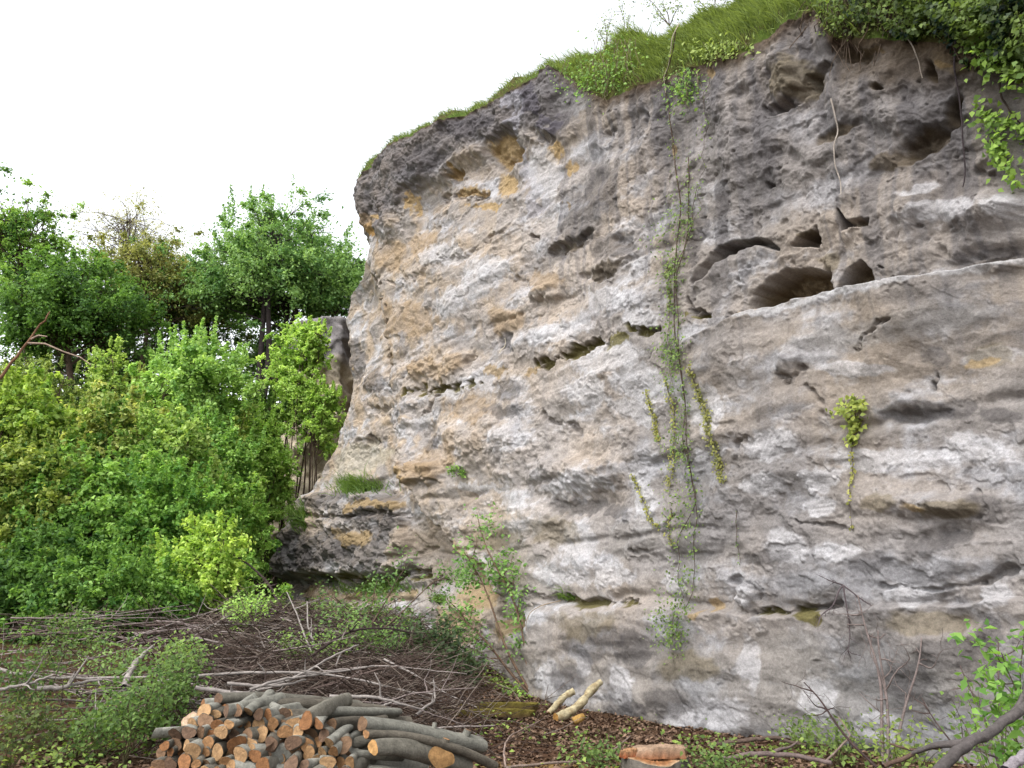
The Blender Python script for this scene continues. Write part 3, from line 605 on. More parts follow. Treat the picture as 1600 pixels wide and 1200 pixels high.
S(36, 'soft green shrub low beside the foot of the buttress', 335, 910, 46, 44, 17.5, (90, 140, 48), (150, 192, 84), n=60, per=100, ls=.09)
S(37, 'leafy bush at the centre of the slope under the light green tree', 330, 735, 64, 60, 23, (82, 132, 48), (136, 180, 78), n=80, per=110, ls=.11)
S(38, 'dull green bush in the shade of the slope hollow', 90, 720, 70, 44, 22, (40, 66, 26), (90, 112, 44), n=70, per=90, ls=.12)
S(39, 'green bush left of the golden shrub just above the dead twigs', 245, 945, 56, 46, 15.9, (64, 112, 36), (122, 168, 62), n=70, per=100, ls=.09)
S(40, 'dark understorey bush at the foot of the big trunks', 390, 655, 60, 40, 27, (48, 80, 32), (96, 132, 54), n=60, per=110, ls=.13)
S(41, 'dark understorey bush below the olive tree', 190, 650, 80, 40, 27.5, (40, 66, 28), (82, 112, 44), n=60, per=100, ls=.13)
S(42, 'lime tinted shrub behind the outcrop top', 490, 540, 26, 44, 27, *LIME, n=36, per=100, ls=.12, spikes=2)
S(43, 'grey green shrub on the crest at the far left', 50, 600, 90, 28, 24.5, (92, 118, 48), (142, 164, 76), n=70, per=110, ls=.08)
S(44, 'fresh green shrub between the slope hollow and the lush shrub', 215, 775, 50, 40, 19.6, (82, 136, 60), (140, 188, 96), n=50, per=100, ls=.10)
S(45, 'leafy sprig bush where slope meets buttress corner', 425, 775, 26, 56, 26.5, (96, 140, 44), (156, 192, 78), n=36, per=90, ls=.09)

# slender saplings filling the thicket
tk = np.random.RandomState(808)
def thicket(px, py, Y, h, col, lab, grp):
    top = at(px, py, Y); root = np.array([top[0]+tk.normal(0, .2), Y, 0.]); root[2] = hgt(root[0], root[1]); n = tk.randint(4, 7); ac, Ps = Acc(), []
    for _ in range(n):
        tip = top+tk.normal(0, 1, 3)*np.array([h*.28, h*.2, h*.16]); st_ = tip*.55+root*.45; st_[2] = max(root[2], tip[2]-h*tk.uniform(.8, 1.2)); st_[:2] = root[:2]*.4+tip[:2]*.6
        P = np.vstack([curve(root, st_, 5, .04, 0, tk)[:-1], curve(st_, tip, 9, .10, .05, tk)]); V, Q = tube(P, np.linspace(.022, .005, len(P)), 4); ac.add(V, Q, lin((104, 90, 72)))
        for k in range(4, len(P)):
            for _ in range(2):
                e_ = P[k]+nrm(tk.normal(size=3)+[0, -.3, .5])*h*tk.uniform(.10, .26)*(1.25-k/len(P)); t = tk.uniform(0, 1, 26)[:, None]; Ps.append(P[k]+(e_-P[k])*t+tk.normal(0, .05, (26, 3))*[1, 1, .6])
    Ps = np.vstack(Ps); V, Q, C = leaves(Ps, tk.normal(0, .55, Ps.shape)+[0, -.1, .9], .085*Y/22+.012, tk, *col)
    e = empty('sapling', root, lab, 'sapling', grp); ac.build('stem', M_BARK, e, True, root); mk('foliage', V, Q, M_LEAF, C, e, False, root)
for i in range(46):
    px = tk.uniform(-20, 370); f = tk.uniform(0, 1); py = 615+300*f+.12*(200-px)*(f < .5); Y = 26.5-9.5*f+tk.uniform(-.6, .6)
    col = [((84, 130, 46), (142, 182, 76)), ((100, 146, 52), (160, 196, 88)), ((70, 112, 40), (124, 164, 64)), ((112, 146, 54), (172, 188, 92))][tk.randint(4)]
    thicket(px, py, Y, tk.uniform(1.6, 2.6), col, 'slender leafy sapling, one of many mixed through the green thicket on the slope', 'slender saplings through the thicket')
# low plants covering the slope
rng = np.random.RandomState(99)
def scatter_ground(n, xr, yr, dens, rng):
    x = rng.uniform(xr[0], xr[1], n); y = rng.uniform(yr[0], yr[1], n); k = rng.uniform(0, 1, n) < dens(x, y); x, y = x[k], y[k]
    return np.stack([x, y, hgt(x, y)], 1)
def wall_side(x, y): return (x-A0[0])*NV[0]+(y-A0[1])*NV[1]
P = scatter_ground(90000, (-34, -2), (16, 44), lambda x, y: ss(17, 19, y+np.maximum(0, -x-2.5)*.5)*np.clip(1.1-(y-16)/40, .2, 1), rng)
P[:, 2] += np.abs(rng.normal(0, .16, len(P)))
V, Q, C = leaves(P, rng.normal(0, .6, (len(P), 3))+[0, -.3, 1], .15, rng, (58, 88, 32), (122, 152, 62))
setattrs(mk('ground_cover', V, Q, M_LEAF, C, None, False), 'low green undergrowth covering the slope below the trees', 'undergrowth', kind='stuff')

# --- grass blades
def blades(name, P, out, L, rng, c1, c2, wd=.012, label=None, cat=None, kind=None, parent=None, droop=.6, loc=None):
    n = len(P); d = out+rng.normal(0, .35, (n, 3))+np.array([0, 0, 1.0]); d = nrm(d); L = (L*rng.uniform(.5, 1.3, n))[:, None]
    side = nrm(np.cross(d, rng.normal(size=(n, 3))))*wd
    h = nrm(out*1.0+rng.normal(0, .2, (n, 3)))
    m = P+d*L*.5; t = m+nrm(d+h*droop*1.5-np.array([0, 0, droop]))*L*.5
    V = np.stack([P-side, P+side, m+side*.8, m-side*.8, m+side*.8, m-side*.8, t], 1)
    Vv = np.stack([P-side, P+side, m+side*.8, m-side*.8, t+side*.1, t-side*.1], 1).reshape(-1, 3)
    b = np.arange(n)[:, None]*6; Q = np.concatenate([b+[0, 1, 2, 3], b+[3, 2, 4, 5]], 0)
    tt = rng.uniform(0, 1, n)[:, None]; C = np.repeat(lin(c1)*(1-tt)+lin(c2)*tt, 6, 0)
    o = mk(name, Vv, Q, M_GRASS, C, parent, False, loc); setattrs(o, label, cat, None, kind); return o
n = 60000; k = rng.randint(0, len(idx), n); b = rng.uniform(0, 1, n)**.8*1.35
sk = sE[k]; ok = (sk > -4.5) | (b < .5)
pxk = proj(E[k])[0]
dens = np.where(pxk < 860, .22, np.where(pxk > 1290, .12, .8))*(.45+.55*ss(-.3, .3, noise(sk*1.2, b*3, 66))); keep = ok & (rng.uniform(0, 1, n) < dens); k, b, pxk = k[keep], b[keep], pxk[keep]
kk = np.minimum(k, len(idx)-2)
Pb = bank_point(kk, b); Pb2 = bank_point(kk+1, b); Pb = Pb+(Pb2-Pb)*rng.uniform(0, 1, (len(Pb), 1)); Pb[:, 2] -= .01
Lb = np.where(pxk < 860, .17, .24+.34*ss(.0, .7, noise(sE[kk]*1.1, b*1.3, 4)))
outv = np.array([NV[0], NV[1], 0])*.5+np.zeros((len(Pb), 3))
blades('grass', Pb, outv, Lb, rng, (84, 100, 52), (146, 162, 92), .008, 'long green grass hanging over the top edge of the quarry face', 'grass', 'stuff', droop=.75)

# --- vine and ivy helpers
def leafy_strand(ac, lf, pts, r, nleaf, spread, size, c1, c2, rng, off=.04, stemc=BROWN, dense=26, wob=.0, aspect=.75):
    pts = np.array(pts, float); t = np.linspace(0, 1, dense); tt = np.linspace(0, 1, len(pts))
    px = np.interp(t, tt, pts[:, 0])+wob*np.sin(t*23+rng.uniform(0, 6))+wob*.6*np.sin(t*51); py = np.interp(t, tt, pts[:, 1])
    W = on_wall(px, py, off); W[1:-1] = (W[:-2]+W[1:-1]+W[2:])/3
    if r > 0: V, Q = tube(W, np.linspace(r, r*.4, dense), 5); ac.add(V, Q, lin(stemc))
    if nleaf:
        u = rng.uniform(0, dense-1, nleaf); i = u.astype(int); f = (u-i)[:, None]; P = W[i]*(1-f)+W[np.minimum(i+1, dense-1)]*f
        P = P+rng.normal(0, 1, (nleaf, 3))*spread*np.array([1, 1, 1.2]); nv_ = np.array([NV[0], NV[1], .35]); P += nv_*np.abs(rng.normal(0, spread*.5, nleaf))[:, None]
        lf.append(leaves(P, nv_+rng.normal(0, .45, (nleaf, 3)), size, rng, c1, c2, aspect))
    return W
def finish_plant(name, label, cat, ac, lf, group=None, stem='stem', fol='foliage', base=None):
    allv = np.vstack(ac.v) if ac.v else lf[0][0]
    loc = base if base is not None else allv[np.argmax(allv[:, 2])]
    e = empty(name, loc, label, cat, group)
    if ac.v: ac.build(stem, M_BARK, e, True, loc)
    if lf:
        A = Acc()
        for V, Q, C in lf: A.add(V, Q, C)
        A.build(fol, M_LEAF, e, False, loc)
    return e
rng = np.random.RandomState(5)
VG = ((58, 86, 38), (112, 140, 62)); YG = ((100, 106, 42), (156, 158, 74)); IV = ((34, 54, 24), (100, 126, 50))
# long climbing vine
ac, lf = Acc(), []
for pts, r, nl, sp in [([(1072, 60), (1048, 130), (1062, 200), (1072, 300), (1070, 400), (1074, 480), (1084, 560), (1088, 640), (1096, 720), (1102, 790), (1094, 850), (1088, 950), (1084, 1000)], .011, 420, .07),
                       ([(1088, 250), (1084, 360), (1078, 470), (1086, 600), (1090, 700), (1100, 780), (1070, 850), (1072, 930), (1078, 1000)], .009, 420, .08),
                       ([(1100, 300), (1078, 420), (1066, 520), (1076, 640)], .006, 260, .08), ([(1120, 130), (1110, 260), (1090, 380)], .005, 60, .06)]:
    leafy_strand(ac, lf, pts, r, nl, sp, .045, *VG, rng, wob=3, dense=60)
for cx, cy, n, sp in [(1078, 340, 160, .14), (1064, 430, 120, .10), (1080, 560, 300, .13), (1090, 700, 160, .13), (1078, 780, 100, .16), (1080, 965, 260, .16), (1090, 905, 60, .1), (1078, 1000, 120, .12), (1085, 150, 160, .16), (1050, 375, 60, .12), (1078, 820, 40, .1)]:
    c = on_wall([cx], [cy], .10)[0]; P = c+rng.normal(0, sp, (n, 3))*np.array([1, 1, 1.3]); lf.append(leaves(P, np.array([NV[0], NV[1], .4])+rng.normal(0, .45, (n, 3)), .05, rng, *VG, .6))
finish_plant('climbing_vine', 'longest climbing vine, thin leafy stems hanging the full height of the face', 'vine', ac, lf)
for lab, pts, nl, sz, col, sp in [
    ('dark ivy strand slanting right of the long vine', [(1104, 580), (1115, 630), (1130, 670), (1140, 720), (1148, 755)], 520, .045, ((84, 92, 44), (150, 152, 78)), .035),
    ('short yellow green ivy strand, leftmost at mid height', [(1020, 612), (1030, 645), (1034, 672), (1044, 692)], 220, .040, YG, .022),
    ('yellow leaved ivy strand close left of the long vine', [(1058, 602), (1068, 640), (1070, 690), (1062, 730), (1050, 760)], 260, .042, YG, .04),
    ('thin ivy strand running down below the grey bulge', [(992, 742), (1010, 775), (1022, 800), (1040, 828)], 150, .040, YG, .022),
    ('tiny yellow ivy trail beside the lower crack', [(1058, 800), (1056, 830), (1062, 852)], 60, .038, YG, .02),
    ('sparse ivy trail above the low stone knob', [(1168, 800), (1166, 850), (1170, 880)], 14, .035, VG, .02),
    ('dark ivy tuft growing high on the left of the vine', [(1056, 418), (1062, 450), (1066, 490)], 120, .04, ((70, 84, 34), (120, 132, 54)), .03)]:
    ac, lf = Acc(), []; leafy_strand(ac, lf, pts, .006, nl, sp, sz, *col, rng, off=.03); finish_plant('ivy_strand', lab, 'ivy', ac, lf, 'ivy strands clinging to the bare face')
# ivy tuft with tail on the right
ac, lf = Acc(), []
leafy_strand(ac, lf, [(1356, 640), (1352, 670), (1350, 720), (1348, 760), (1352, 830)], .006, 90, .02, .045, *YG, rng)
for cx, cy, n, sp in [(1345, 650, 70, .07), (1362, 636, 60, .06), (1354, 665, 60, .05), (1352, 690, 50, .03)]:
    c = on_wall([cx], [cy], .08)[0]; lf.append(leaves(c+rng.normal(0, sp, (n, 3)), np.array([NV[0], NV[1], .5])+rng.normal(0, .4, (n, 3)), .065, rng, (98, 118, 36), (150, 164, 62), .8))
finish_plant('ivy_tuft', 'bright ivy tuft with a thin tail on the pale right part of the face', 'ivy', ac, lf)
# ivy curtain over the top right corner
ac, lf = Acc(), []; srng = np.random.RandomState(12)
REG = [(1290, -40), (1310, 40), (1330, 62), (1400, 50), (1430, 80), (1480, 70), (1530, 120), (1548, 85), (1560, 110), (1572, 130), (1600, 130), (1720, 160), (1720, -60)]
pp = np.array(REG, float); X = srng.uniform(1285, 1720, 30000); Yq = srng.uniform(-60, 170, 30000)
ins = np.zeros(len(X), bool); qq = np.vstack([pp, pp[:1]])
for (x0, y0), (x1, y1) in zip(qq[:-1], qq[1:]):
    if y0 != y1: c_ = (y0 > Yq) != (y1 > Yq); ins ^= c_ & (X < (x1-x0)*(Yq-y0)/(y1-y0)+x0)
dn_ = ss(-.35, .35, noise(X/38, Yq/30, 3))*ss(1290, 1480, X+60*noise(X/60, Yq/60, 9))
ins &= srng.uniform(0, 1, len(X)) < .12+.9*dn_
X, Yq = X[ins], Yq[ins]; s_, z_ = wall_uv(X, Yq); P = wallP(s_, z_, .12+srng.uniform(-.15, .3, len(X))+.2*noise(s_*2, z_*2, 5)+.25*ss(140, 20, Yq))
lf.append(leaves(P, np.array([NV[0], NV[1], .45])+srng.normal(0, .6, (len(P), 3)), .068, srng, *IV, .75, tint=ss(-.4, .5, noise(s_*3, z_*3, 8))))
for i in range(70):
    a = srng.uniform(1290, 1640); P = curve(wallP(*wall_uv(a, -30), .2), wallP(*wall_uv(a+srng.uniform(-60, 60), srng.uniform(40, 130)), .15), 8, .12, 0, srng); V, Q = tube(P, np.linspace(.012, .004, 8), 4); ac.add(V, Q, lin((104, 90, 78)))
finish_plant('ivy_curtain', 'thick dark ivy curtain draped over the top right corner of the face', 'ivy', ac, lf)
for lab, pts, nl, sp, sz in [('ivy trail with bright leaves slanting at the right edge, the upper one', [(1540, 178), (1560, 195), (1585, 205), (1610, 212)], 150, .06, .075), ('bright ivy trail at the right edge hanging below the upper trail', [(1558, 222), (1568, 245), (1584, 270), (1600, 300)], 170, .06, .075),
                             ('ivy spray hanging from the curtain beside the white root', [(1548, 84), (1560, 100), (1600, 128), (1640, 140)], 300, .10, .08)]:
    ac, lf = Acc(), []; leafy_strand(ac, lf, pts, .007, nl, sp, sz, (72, 106, 30), (128, 164, 50), rng, off=.10); finish_plant('ivy_trail', lab, 'ivy', ac, lf)
# ragged dark twigs and small leaves under the turf between grass and ivy
ac, lf = Acc(), []
for i in range(90):
    a = srng.uniform(1290, 1480); P = curve(wallP(*wall_uv(a, srng.uniform(5, 50)), .25), wallP(*wall_uv(a+srng.uniform(-30, 30), srng.uniform(60, 88)), .12), 6, .2, 0, srng); V, Q = tube(P, .006, 4); ac.add(V, Q, lin((70, 56, 46)))
X = srng.uniform(1295, 1500, 900); Yq = srng.uniform(-10, 70, 900); P = wallP(*wall_uv(X, Yq), .25+srng.normal(0, .1, 900)); lf.append(leaves(P, np.array([NV[0], NV[1], .4])+srng.normal(0, .5, (900, 3)), .055, srng, (58, 74, 30), (112, 130, 54), .7))
finish_plant('bramble', 'dry brown bramble tangle under the turf left of the ivy curtain', 'bramble', ac, lf)
# leafy bramble draping over the left part of the turf
for lab, cx, cy, rx, ry, n, col in [('leafy bramble hanging over the notch at the left end of the turf', 930, 128, 44, 30, 300, MG), ('clump of round leaved weeds at the turf edge near the middle', 1140, 88, 46, 16, 360, (( 92, 116, 54), (150, 172, 84))), ('small green creeper hanging where the long vine starts', 1080, 145, 24, 30, 200, MG), ('leafy weeds spilling down the turf left of the middle', 970, 100, 40, 34, 220, MG)]:
    ac, lf = Acc(), []; X = cx+rx*rng.normal(0, .55, n); Yq = cy+ry*rng.normal(0, .55, n); P = wallP(*wall_uv(X, Yq), .12+np.abs(rng.normal(0, .12, n)))
    lf.append(leaves(P, np.array([NV[0], NV[1], .5])+rng.normal(0, .5, (n, 3)), .065, rng, *col, .7))
    for i in range(14):
        a = cx+rx*rng.uniform(-.9, .9); Pq = curve(wallP(*wall_uv(a, cy-ry), .15), wallP(*wall_uv(a+rng.uniform(-14, 14), cy+ry*rng.uniform(.3, 1.2)), .1), 6, .15, 0, rng); V, Q = tube(Pq, .005, 4); ac.add(V, Q, lin((130, 118, 96)))
    finish_plant('bramble', lab, 'bramble', ac, lf)
# hanging roots
for lab, pts, r, c in [('pale thin root hanging against the upper face', [(1318, 165), (1322, 200), (1319, 230), (1316, 262), (1322, 290), (1328, 310)], .011, (170, 160, 150)),
                       ('straight dark root hanging below the ivy curtain', [(1508, 60), (1509, 120), (1511, 180), (1512, 240), (1511, 296)], .012, (66, 58, 60)),
                       ('dark forked root near the right edge', [(1572, 130), (1574, 160), (1590, 185), (1606, 205)], .013, (62, 52, 46)),
                       ('grey root curving down from the bramble tangle', [(1418, 48), (1432, 65), (1446, 84), (1452, 108), (1457, 132)], .010, (140, 130, 120)),
                       ('bare arching stem at the middle of the turf', [(1078, 45), (1066, 90), (1049, 125), (1050, 150)], .010, (168, 158, 140)),
                       ('short white root at the lower rim of the ivy', [(1559, 78), (1560, 92), (1560, 108)], .012, (190, 180, 170)),
                       ('thin root dangling under the turf near the brown notch', [(1375, 28), (1378, 55), (1366, 74), (1352, 86)], .009, (130, 112, 96)),
                       ('thin shoot stuck upright in the dark stain of the face', [(783, 552), (784, 540), (785, 527)], .011, (200, 190, 170)),
                       ('thin pale root draped down the smooth low block', [(865, 938), (846, 950), (840, 966), (838, 985)], .008, (150, 132, 108))]:
    W = on_wall(np.interp(np.linspace(0, 1, 24), np.linspace(0, 1, len(pts)), [p[0] for p in pts]), np.interp(np.linspace(0, 1, 24), np.linspace(0, 1, len(pts)), [p[1] for p in pts]), .06)
    W[1:-1] = (W[:-2]+W[1:-1]+W[2:])/3; W[1:-1] = (W[:-2]+W[1:-1]+W[2:])/3
    V, Q = tube(W, np.linspace(r, r*.6, 24), 6); setattrs(mk('hanging_root', V, Q, M_BARK, np.broadcast_to(lin(c), (len(V), 3)), None, True, V[0]), lab, 'root', 'roots and stems against the face')
# saplings on the top edge
def thin_plant(name, label, root, tips, rng, r=.012, leafn=12, ls=.05, col=MG, bark=BROWN, sub=4, wob=.08, group=None, cat='sapling', lspread=.07, trunkpts=None, sag=0):
    ac, lf = Acc(), []; root = np.array(root, float)
    for tp in tips:
        tp = np.array(tp, float); P = curve(root, tp, 12, wob, sag, rng); V, Q = tube(P, np.linspace(r, r*.25, 12), 5); ac.add(V, Q, lin(bark)); L = np.linalg.norm(tp-root)
        ends = [P[-1], P[-2], P[-4]]
        for _ in range(sub):
            a = P[rng.randint(4, 11)]; b = a+(nrm(tp-root)*.5+nrm(rng.normal(size=3))*.7)*L*rng.uniform(.12, .28); P2 = curve(a, b, 6, .12, 0, rng); V, Q = tube(P2, np.linspace(r*.4, r*.12, 6), 4); ac.add(V, Q, lin(bark)); ends += [P2[-1], P2[-2], P2[3]]
        if leafn:
            E_ = np.array(ends); n = leafn*len(E_); c = E_[rng.randint(0, len(E_), n)]+rng.normal(0, lspread, (n, 3)); lf.append(leaves(c, np.array([0, -.5, .8])+rng.normal(0, .5, (n, 3)), ls, rng, *col, .55))
    return finish_plant(name, label, cat, ac, lf, group, base=root)
def bk(px, py, d=-1.1): return wallP(*wall_uv(px, py, d), 0)+np.array([NV[0], NV[1], 0])*d
rr = np.random.RandomState(3)
for lab, b, t, ln in [('thin leafy sapling standing above the turf, leftmost', (948, 78), [(944, 30), (956, 22), (935, 48)], 5), ('wispy sapling second from the left above the turf', (972, 66), [(968, 8), (985, 20)], 4), ('spreading sapling above the tallest grass', (1046, 40), [(1010, -5), (1036, 2), (1060, 10), (1025, 20)], 6),
                      ('dark budded sapling right of the spreading one', (1120, 30), [(1085, -6), (1110, -20), (1140, -10)], 6), ('twiggy sapling above the middle of the turf', (1180, 14), [(1160, -10), (1190, -30)], 6)]:
    thin_plant('sapling', lab, bk(*b), [bk(x, y) for x, y in t], rr, .012, ln, .05, ((70, 92, 40), (128, 150, 66)), (90, 80, 70), 4, .06, 'saplings on the cliff top')
# sapling against the lower face
b = at(832, 1098, 15.4); b[2] = hgt(b[0], b[1])
thin_plant('sapling', 'slender leafy sapling leaning left against the lower face', b, [at(728, 862, 15.9), at(745, 800, 16.2), at(690, 930, 15.6), at(795, 905, 15.9)], rr, .028, 16, .085, ((60, 104, 40), (120, 164, 76)), (120, 98, 82), 6, .05, None, 'sapling', .12)
b = at(560, 1040, 14.2); b[2] = hgt(b[0], b[1])
thin_plant('sapling', 'arching sapling with fine green sprays before the buttress', b, [at(640, 880, 14.8), at(590, 905, 14.8), at(700, 905, 14.6), at(520, 930, 14.8)], rr, .020, 9, .07, ((50, 84, 36), (98, 136, 62)), (100, 84, 72), 6, .10, None, 'sapling', .12, sag=.1)
b = at(690, 1090, 14.0); b[2] = hgt(b[0], b[1])
thin_plant('shrub', 'dark glossy leaved shrub at the foot of the face', b, [at(620, 1020, 14), at(655, 975, 14.2), at(700, 985, 14.2), at(715, 1030, 13.8), at(640, 1060, 13.8), at(735, 1050, 14)], rr, .016, 18, .085, ((34, 54, 30), (70, 94, 54)), (70, 60, 52), 6, .06, None, 'shrub', .14)
c = on_wall([725], [745], .05)[0]; thin_plant('weed', 'single small weed rooted in the face above the sapling', c, [c+np.array([-.12, -.15, .10]), c+np.array([.10, -.15, .08])], rr, .006, 8, .07, MG, BROWN, 2, .05, None, 'weed', .05)
# grass tufts on the buttress
for lab, c, rad, n, L in [('bushy green grass tuft on the ledge of the buttress', (545, 762), (26, 10), 800, .40), ('low grass fringe under the dark buttress block', (560, 922), (50, 7), 600, .34), ('small grass tuft growing in the joint above the smooth block', (875, 935), (12, 4), 160, .28),
                          ('tiny grass tuft on the ochre foot of the buttress', (672, 940), (8, 4), 160, .22), ('grass wisps in the upper end of the long crack', (608, 640), (4, 18), 200, .2), ('grass spilling down the left edge of the buttress', (470, 812), (12, 16), 500, .4)]:
    X = c[0]+rad[0]*rng.normal(0, .55, n); Yq = c[1]+rad[1]*rng.normal(0, .55, n); P = on_wall(X, Yq, .02)
    blades('grass_tuft', P, np.array([NV[0], NV[1], 0])*.35+rng.normal(0, .35, (n, 3))*[1, 1, .2], np.full(n, L), rng, (70, 98, 44), (124, 150, 74), .008, lab, 'grass tuft', loc=P[0])
# dark twiggy vine skeletons on the lower right face
def dead_climber(lab, root, tips, rng, r, bark, sub=5, name='bare_sapling', group=None, fine=True):
    ac = Acc(); root = np.array(root, float)
    for tp in tips:
        tp = np.array(tp, float); P = curve(root, tp, 16, .06, 0, rng); V, Q = tube(P, np.linspace(r, r*.35, 16), 6); ac.add(V, Q, lin(bark)); L = np.linalg.norm(tp-root)
        for _ in range(sub):
            i = rng.randint(4, 15); b = P[i]+(nrm(tp-root)*.6+nrm(rng.normal(size=3))*.8)*L*rng.uniform(.15, .35); P2 = curve(P[i], b, 8, .15, 0, rng); V, Q = tube(P2, np.linspace(r*.5, r*.15, 8), 4); ac.add(V, Q, lin(bark))
            for _ in range(3):
                a = P2[rng.randint(2, 8)]; P3 = curve(a, a+rng.normal(size=3)*L*.09, 5, .15, 0, rng); V, Q = tube(P3, r*.14, 3); ac.add(V, Q, lin(bark))
    return finish_plant(name, lab, 'sapling', ac, [], group, stem='stem', base=root)
g_ = lambda px, Y: np.array([at(px, 1150, Y)[0], Y, float(hgt(at(px, 1150, Y)[0], Y))])
b = g_(1378, 9.2); dead_climber('bare grey sapling growing up against the lower right face', b, [at(1340, 930, 9.9), at(1372, 985, 9.7), at(1440, 990, 9.8)], rr, .020, (118, 106, 102), 5)
b = g_(1382, 8.9); dead_climber('dark bare stem leaning left from the same foot as the grey sapling', b, [at(1256, 1066, 9.4)], rr, .016, (76, 62, 60), 4)
b = on_wall([1345], [915], .10)[0]; dead_climber('dead root mass hanging over the joint on the right', b, [b+np.array([-.35, -.05, -.45]), b+np.array([.25, -.2, -.25]), b+np.array([-.05, -.1, -.75]), b+np.array([-.25, 0, .1])], rr, .010, (92, 82, 84), 6, 'hanging_root')
b = g_(1560, 7.4); dead_climber('thin bare shrub in the lower right corner before the face', b, [at(1500, 1040, 7.8), at(1560, 1000, 7.8), at(1440, 1090, 7.7)], rr, .012, (96, 82, 78), 4)
b = np.array([at(1660, 1150, 6.0)[0], 6.0, .0]); thin_plant('shrub', 'green leaved twigs reaching in from the right edge', b, [at(1565, 1020, 6), at(1580, 1060, 6), at(1600, 990, 6.1), at(1570, 1120, 5.9)], rr, .010, 9, .075, ((58, 104, 30), (120, 168, 60)), (80, 66, 56), 3, .08, None, 'shrub', .09)

# ------------------------------------------------------------------ dead wood
def branch(name, label, pts3, r0, r1, col, group=None, forks=(), cat='branch', k=7):
    pts3 = np.array(pts3, float); n = 18; t = np.linspace(0, 1, n); tt = np.linspace(0, 1, len(pts3)); P = np.stack([np.interp(t, tt, pts3[:, i]) for i in range(3)], 1)
    for _ in range(2): P[1:-1] = (P[:-2]+2*P[1:-1]+P[2:])/4
    P[1:-1] += rr.normal(0, min(r0*.22, .005), P[1:-1].shape)
    ac = Acc(); V, Q = tube(P, np.linspace(r0, r1, n), k); ac.add(V, Q, lin(col))
    for f in forks:
        i = int(f[0]*(n-1)); d = np.array(f[1], float); P2 = curve(P[i], P[i]+d, 8, .08, 0, rr); V, Q = tube(P2, np.linspace(r1+(r0-r1)*.4, r1*.4, 8), 5); ac.add(V, Q, lin(col))
    o = ac.build(name, M_BARK, None, True, P[0]); return setattrs(o, label, cat, group)
def pp_(pts): return [at(x, y, Y) for x, y, Y in pts]
FB = 'fallen branches on the brush heap'
GB = (150, 142, 136)
for lab, pts, r in [
    ('long grey branch lying just behind the top of the log pile', [(305, 1074, 9.3), (345, 1080, 9.4), (370, 1083, 9.4), (420, 1083, 9.6), (470, 1090, 9.8)], .022),
    ('grey branch in a gentle arch above the log pile', [(240, 1066, 10.5), (320, 1056, 10.8), (380, 1051, 11), (450, 1050, 11), (520, 1053, 11.2), (600, 1070, 11.2), (690, 1096, 11.3)], .020),
    ('forked grey branch crossing above the logs', [(390, 1078, 9.9), (430, 1064, 10.1), (460, 1058, 10.3), (510, 1052, 10.5), (585, 1040, 10.8)], .018),
    ('wavy branch ending near the standing twig', [(355, 1068, 10), (400, 1072, 10.1), (440, 1072, 10.2), (478, 1062, 10.4)], .020),
    ('pale crooked limb standing up left of centre in the heap', [(194, 1074, 10.6), (200, 1052, 10.9), (213, 1036, 11.1), (226, 1020, 11.3), (238, 1010, 11.5)], .040),
    ('pale branch lying to the left of the crooked limb', [(58, 1076, 10.2), (100, 1074, 10.3), (128, 1066, 10.5), (160, 1062, 10.6)], .028),
    ('thin branch running out of the left edge', [(-30, 1036, 10.8), (10, 1050, 10.7), (60, 1058, 10.6), (150, 1060, 10.6), (230, 1058, 10.7)], .022),
    ('branch at the left edge sloping down to the ground', [(-20, 1082, 9.8), (40, 1070, 10), (82, 1055, 10.2)], .020),
    ('dark limb leaning up against the corner of the buttress', [(498, 1060, 13.6), (476, 1010, 14.6), (452, 965, 15.4), (430, 935, 16), (415, 900, 16.5), (352, 858, 17)], .035),
    ('pale curved branch rising from the heap toward the dark shrub', [(430, 1055, 12.2), (480, 1030, 12.4), (540, 986, 12.6), (600, 980, 12.8), (650, 990, 13)], .022),
    ('straight grey branch slanting up in front of the buttress', [(400, 1080, 10.5), (470, 1055, 11), (520, 1025, 11.6), (560, 1008, 12)], .020),
    ('long thin branch slanting from heap to golden shrub', [(268, 1012, 13), (320, 985, 13.6), (370, 955, 14.2), (410, 940, 14.8)], .016),
    ('kinked stick standing behind the right end of the logs', [(650, 1118, 10.2), (668, 1102, 10.3), (680, 1096, 10.4), (679, 1080, 10.5), (678, 1058, 10.5)], .016),
    ('branch lying from the heap to the right end of the pile', [(515, 1088, 10), (580, 1088, 10), (620, 1098, 10.1), (660, 1108, 10.2)], .020),
    ('broken branch stub on top of the right part of the heap', [(560, 1108, 9.7), (590, 1106, 9.8), (612, 1098, 9.9)], .020),
    ('thin stick propped against the dark shrub', [(718, 1078, 13), (726, 1100, 12.6), (735, 1126, 12.2)], .012),
    ('upright thin grey stem at the left of the brush', [(148, 1144, 9.8), (149, 1110, 9.9), (150, 1076, 10)], .010),
    ('twin pale stem rising in the middle of the heap', [(505, 1045, 13), (492, 1010, 13.4), (482, 985, 13.6), (480, 940, 13.9)], .022),
    ('slim stem beside the twin pale stem', [(500, 1048, 13), (478, 1000, 13.3), (462, 955, 13.5), (448, 925, 13.7)], .016),
    ('branch sloping down the right side of the brush heap', [(600, 1030, 12), (650, 1055, 11.8), (700, 1085, 11.6), (745, 1105, 11.4)], .014)]:
    branch('fallen_branch', lab, pp_(pts), r, r*.45, GB if 'dark' not in lab else (62, 52, 50), FB, [(rr.uniform(.4, .8), rr.normal(0, .16, 3)+[0, 0, .08]) for _ in range(2)])
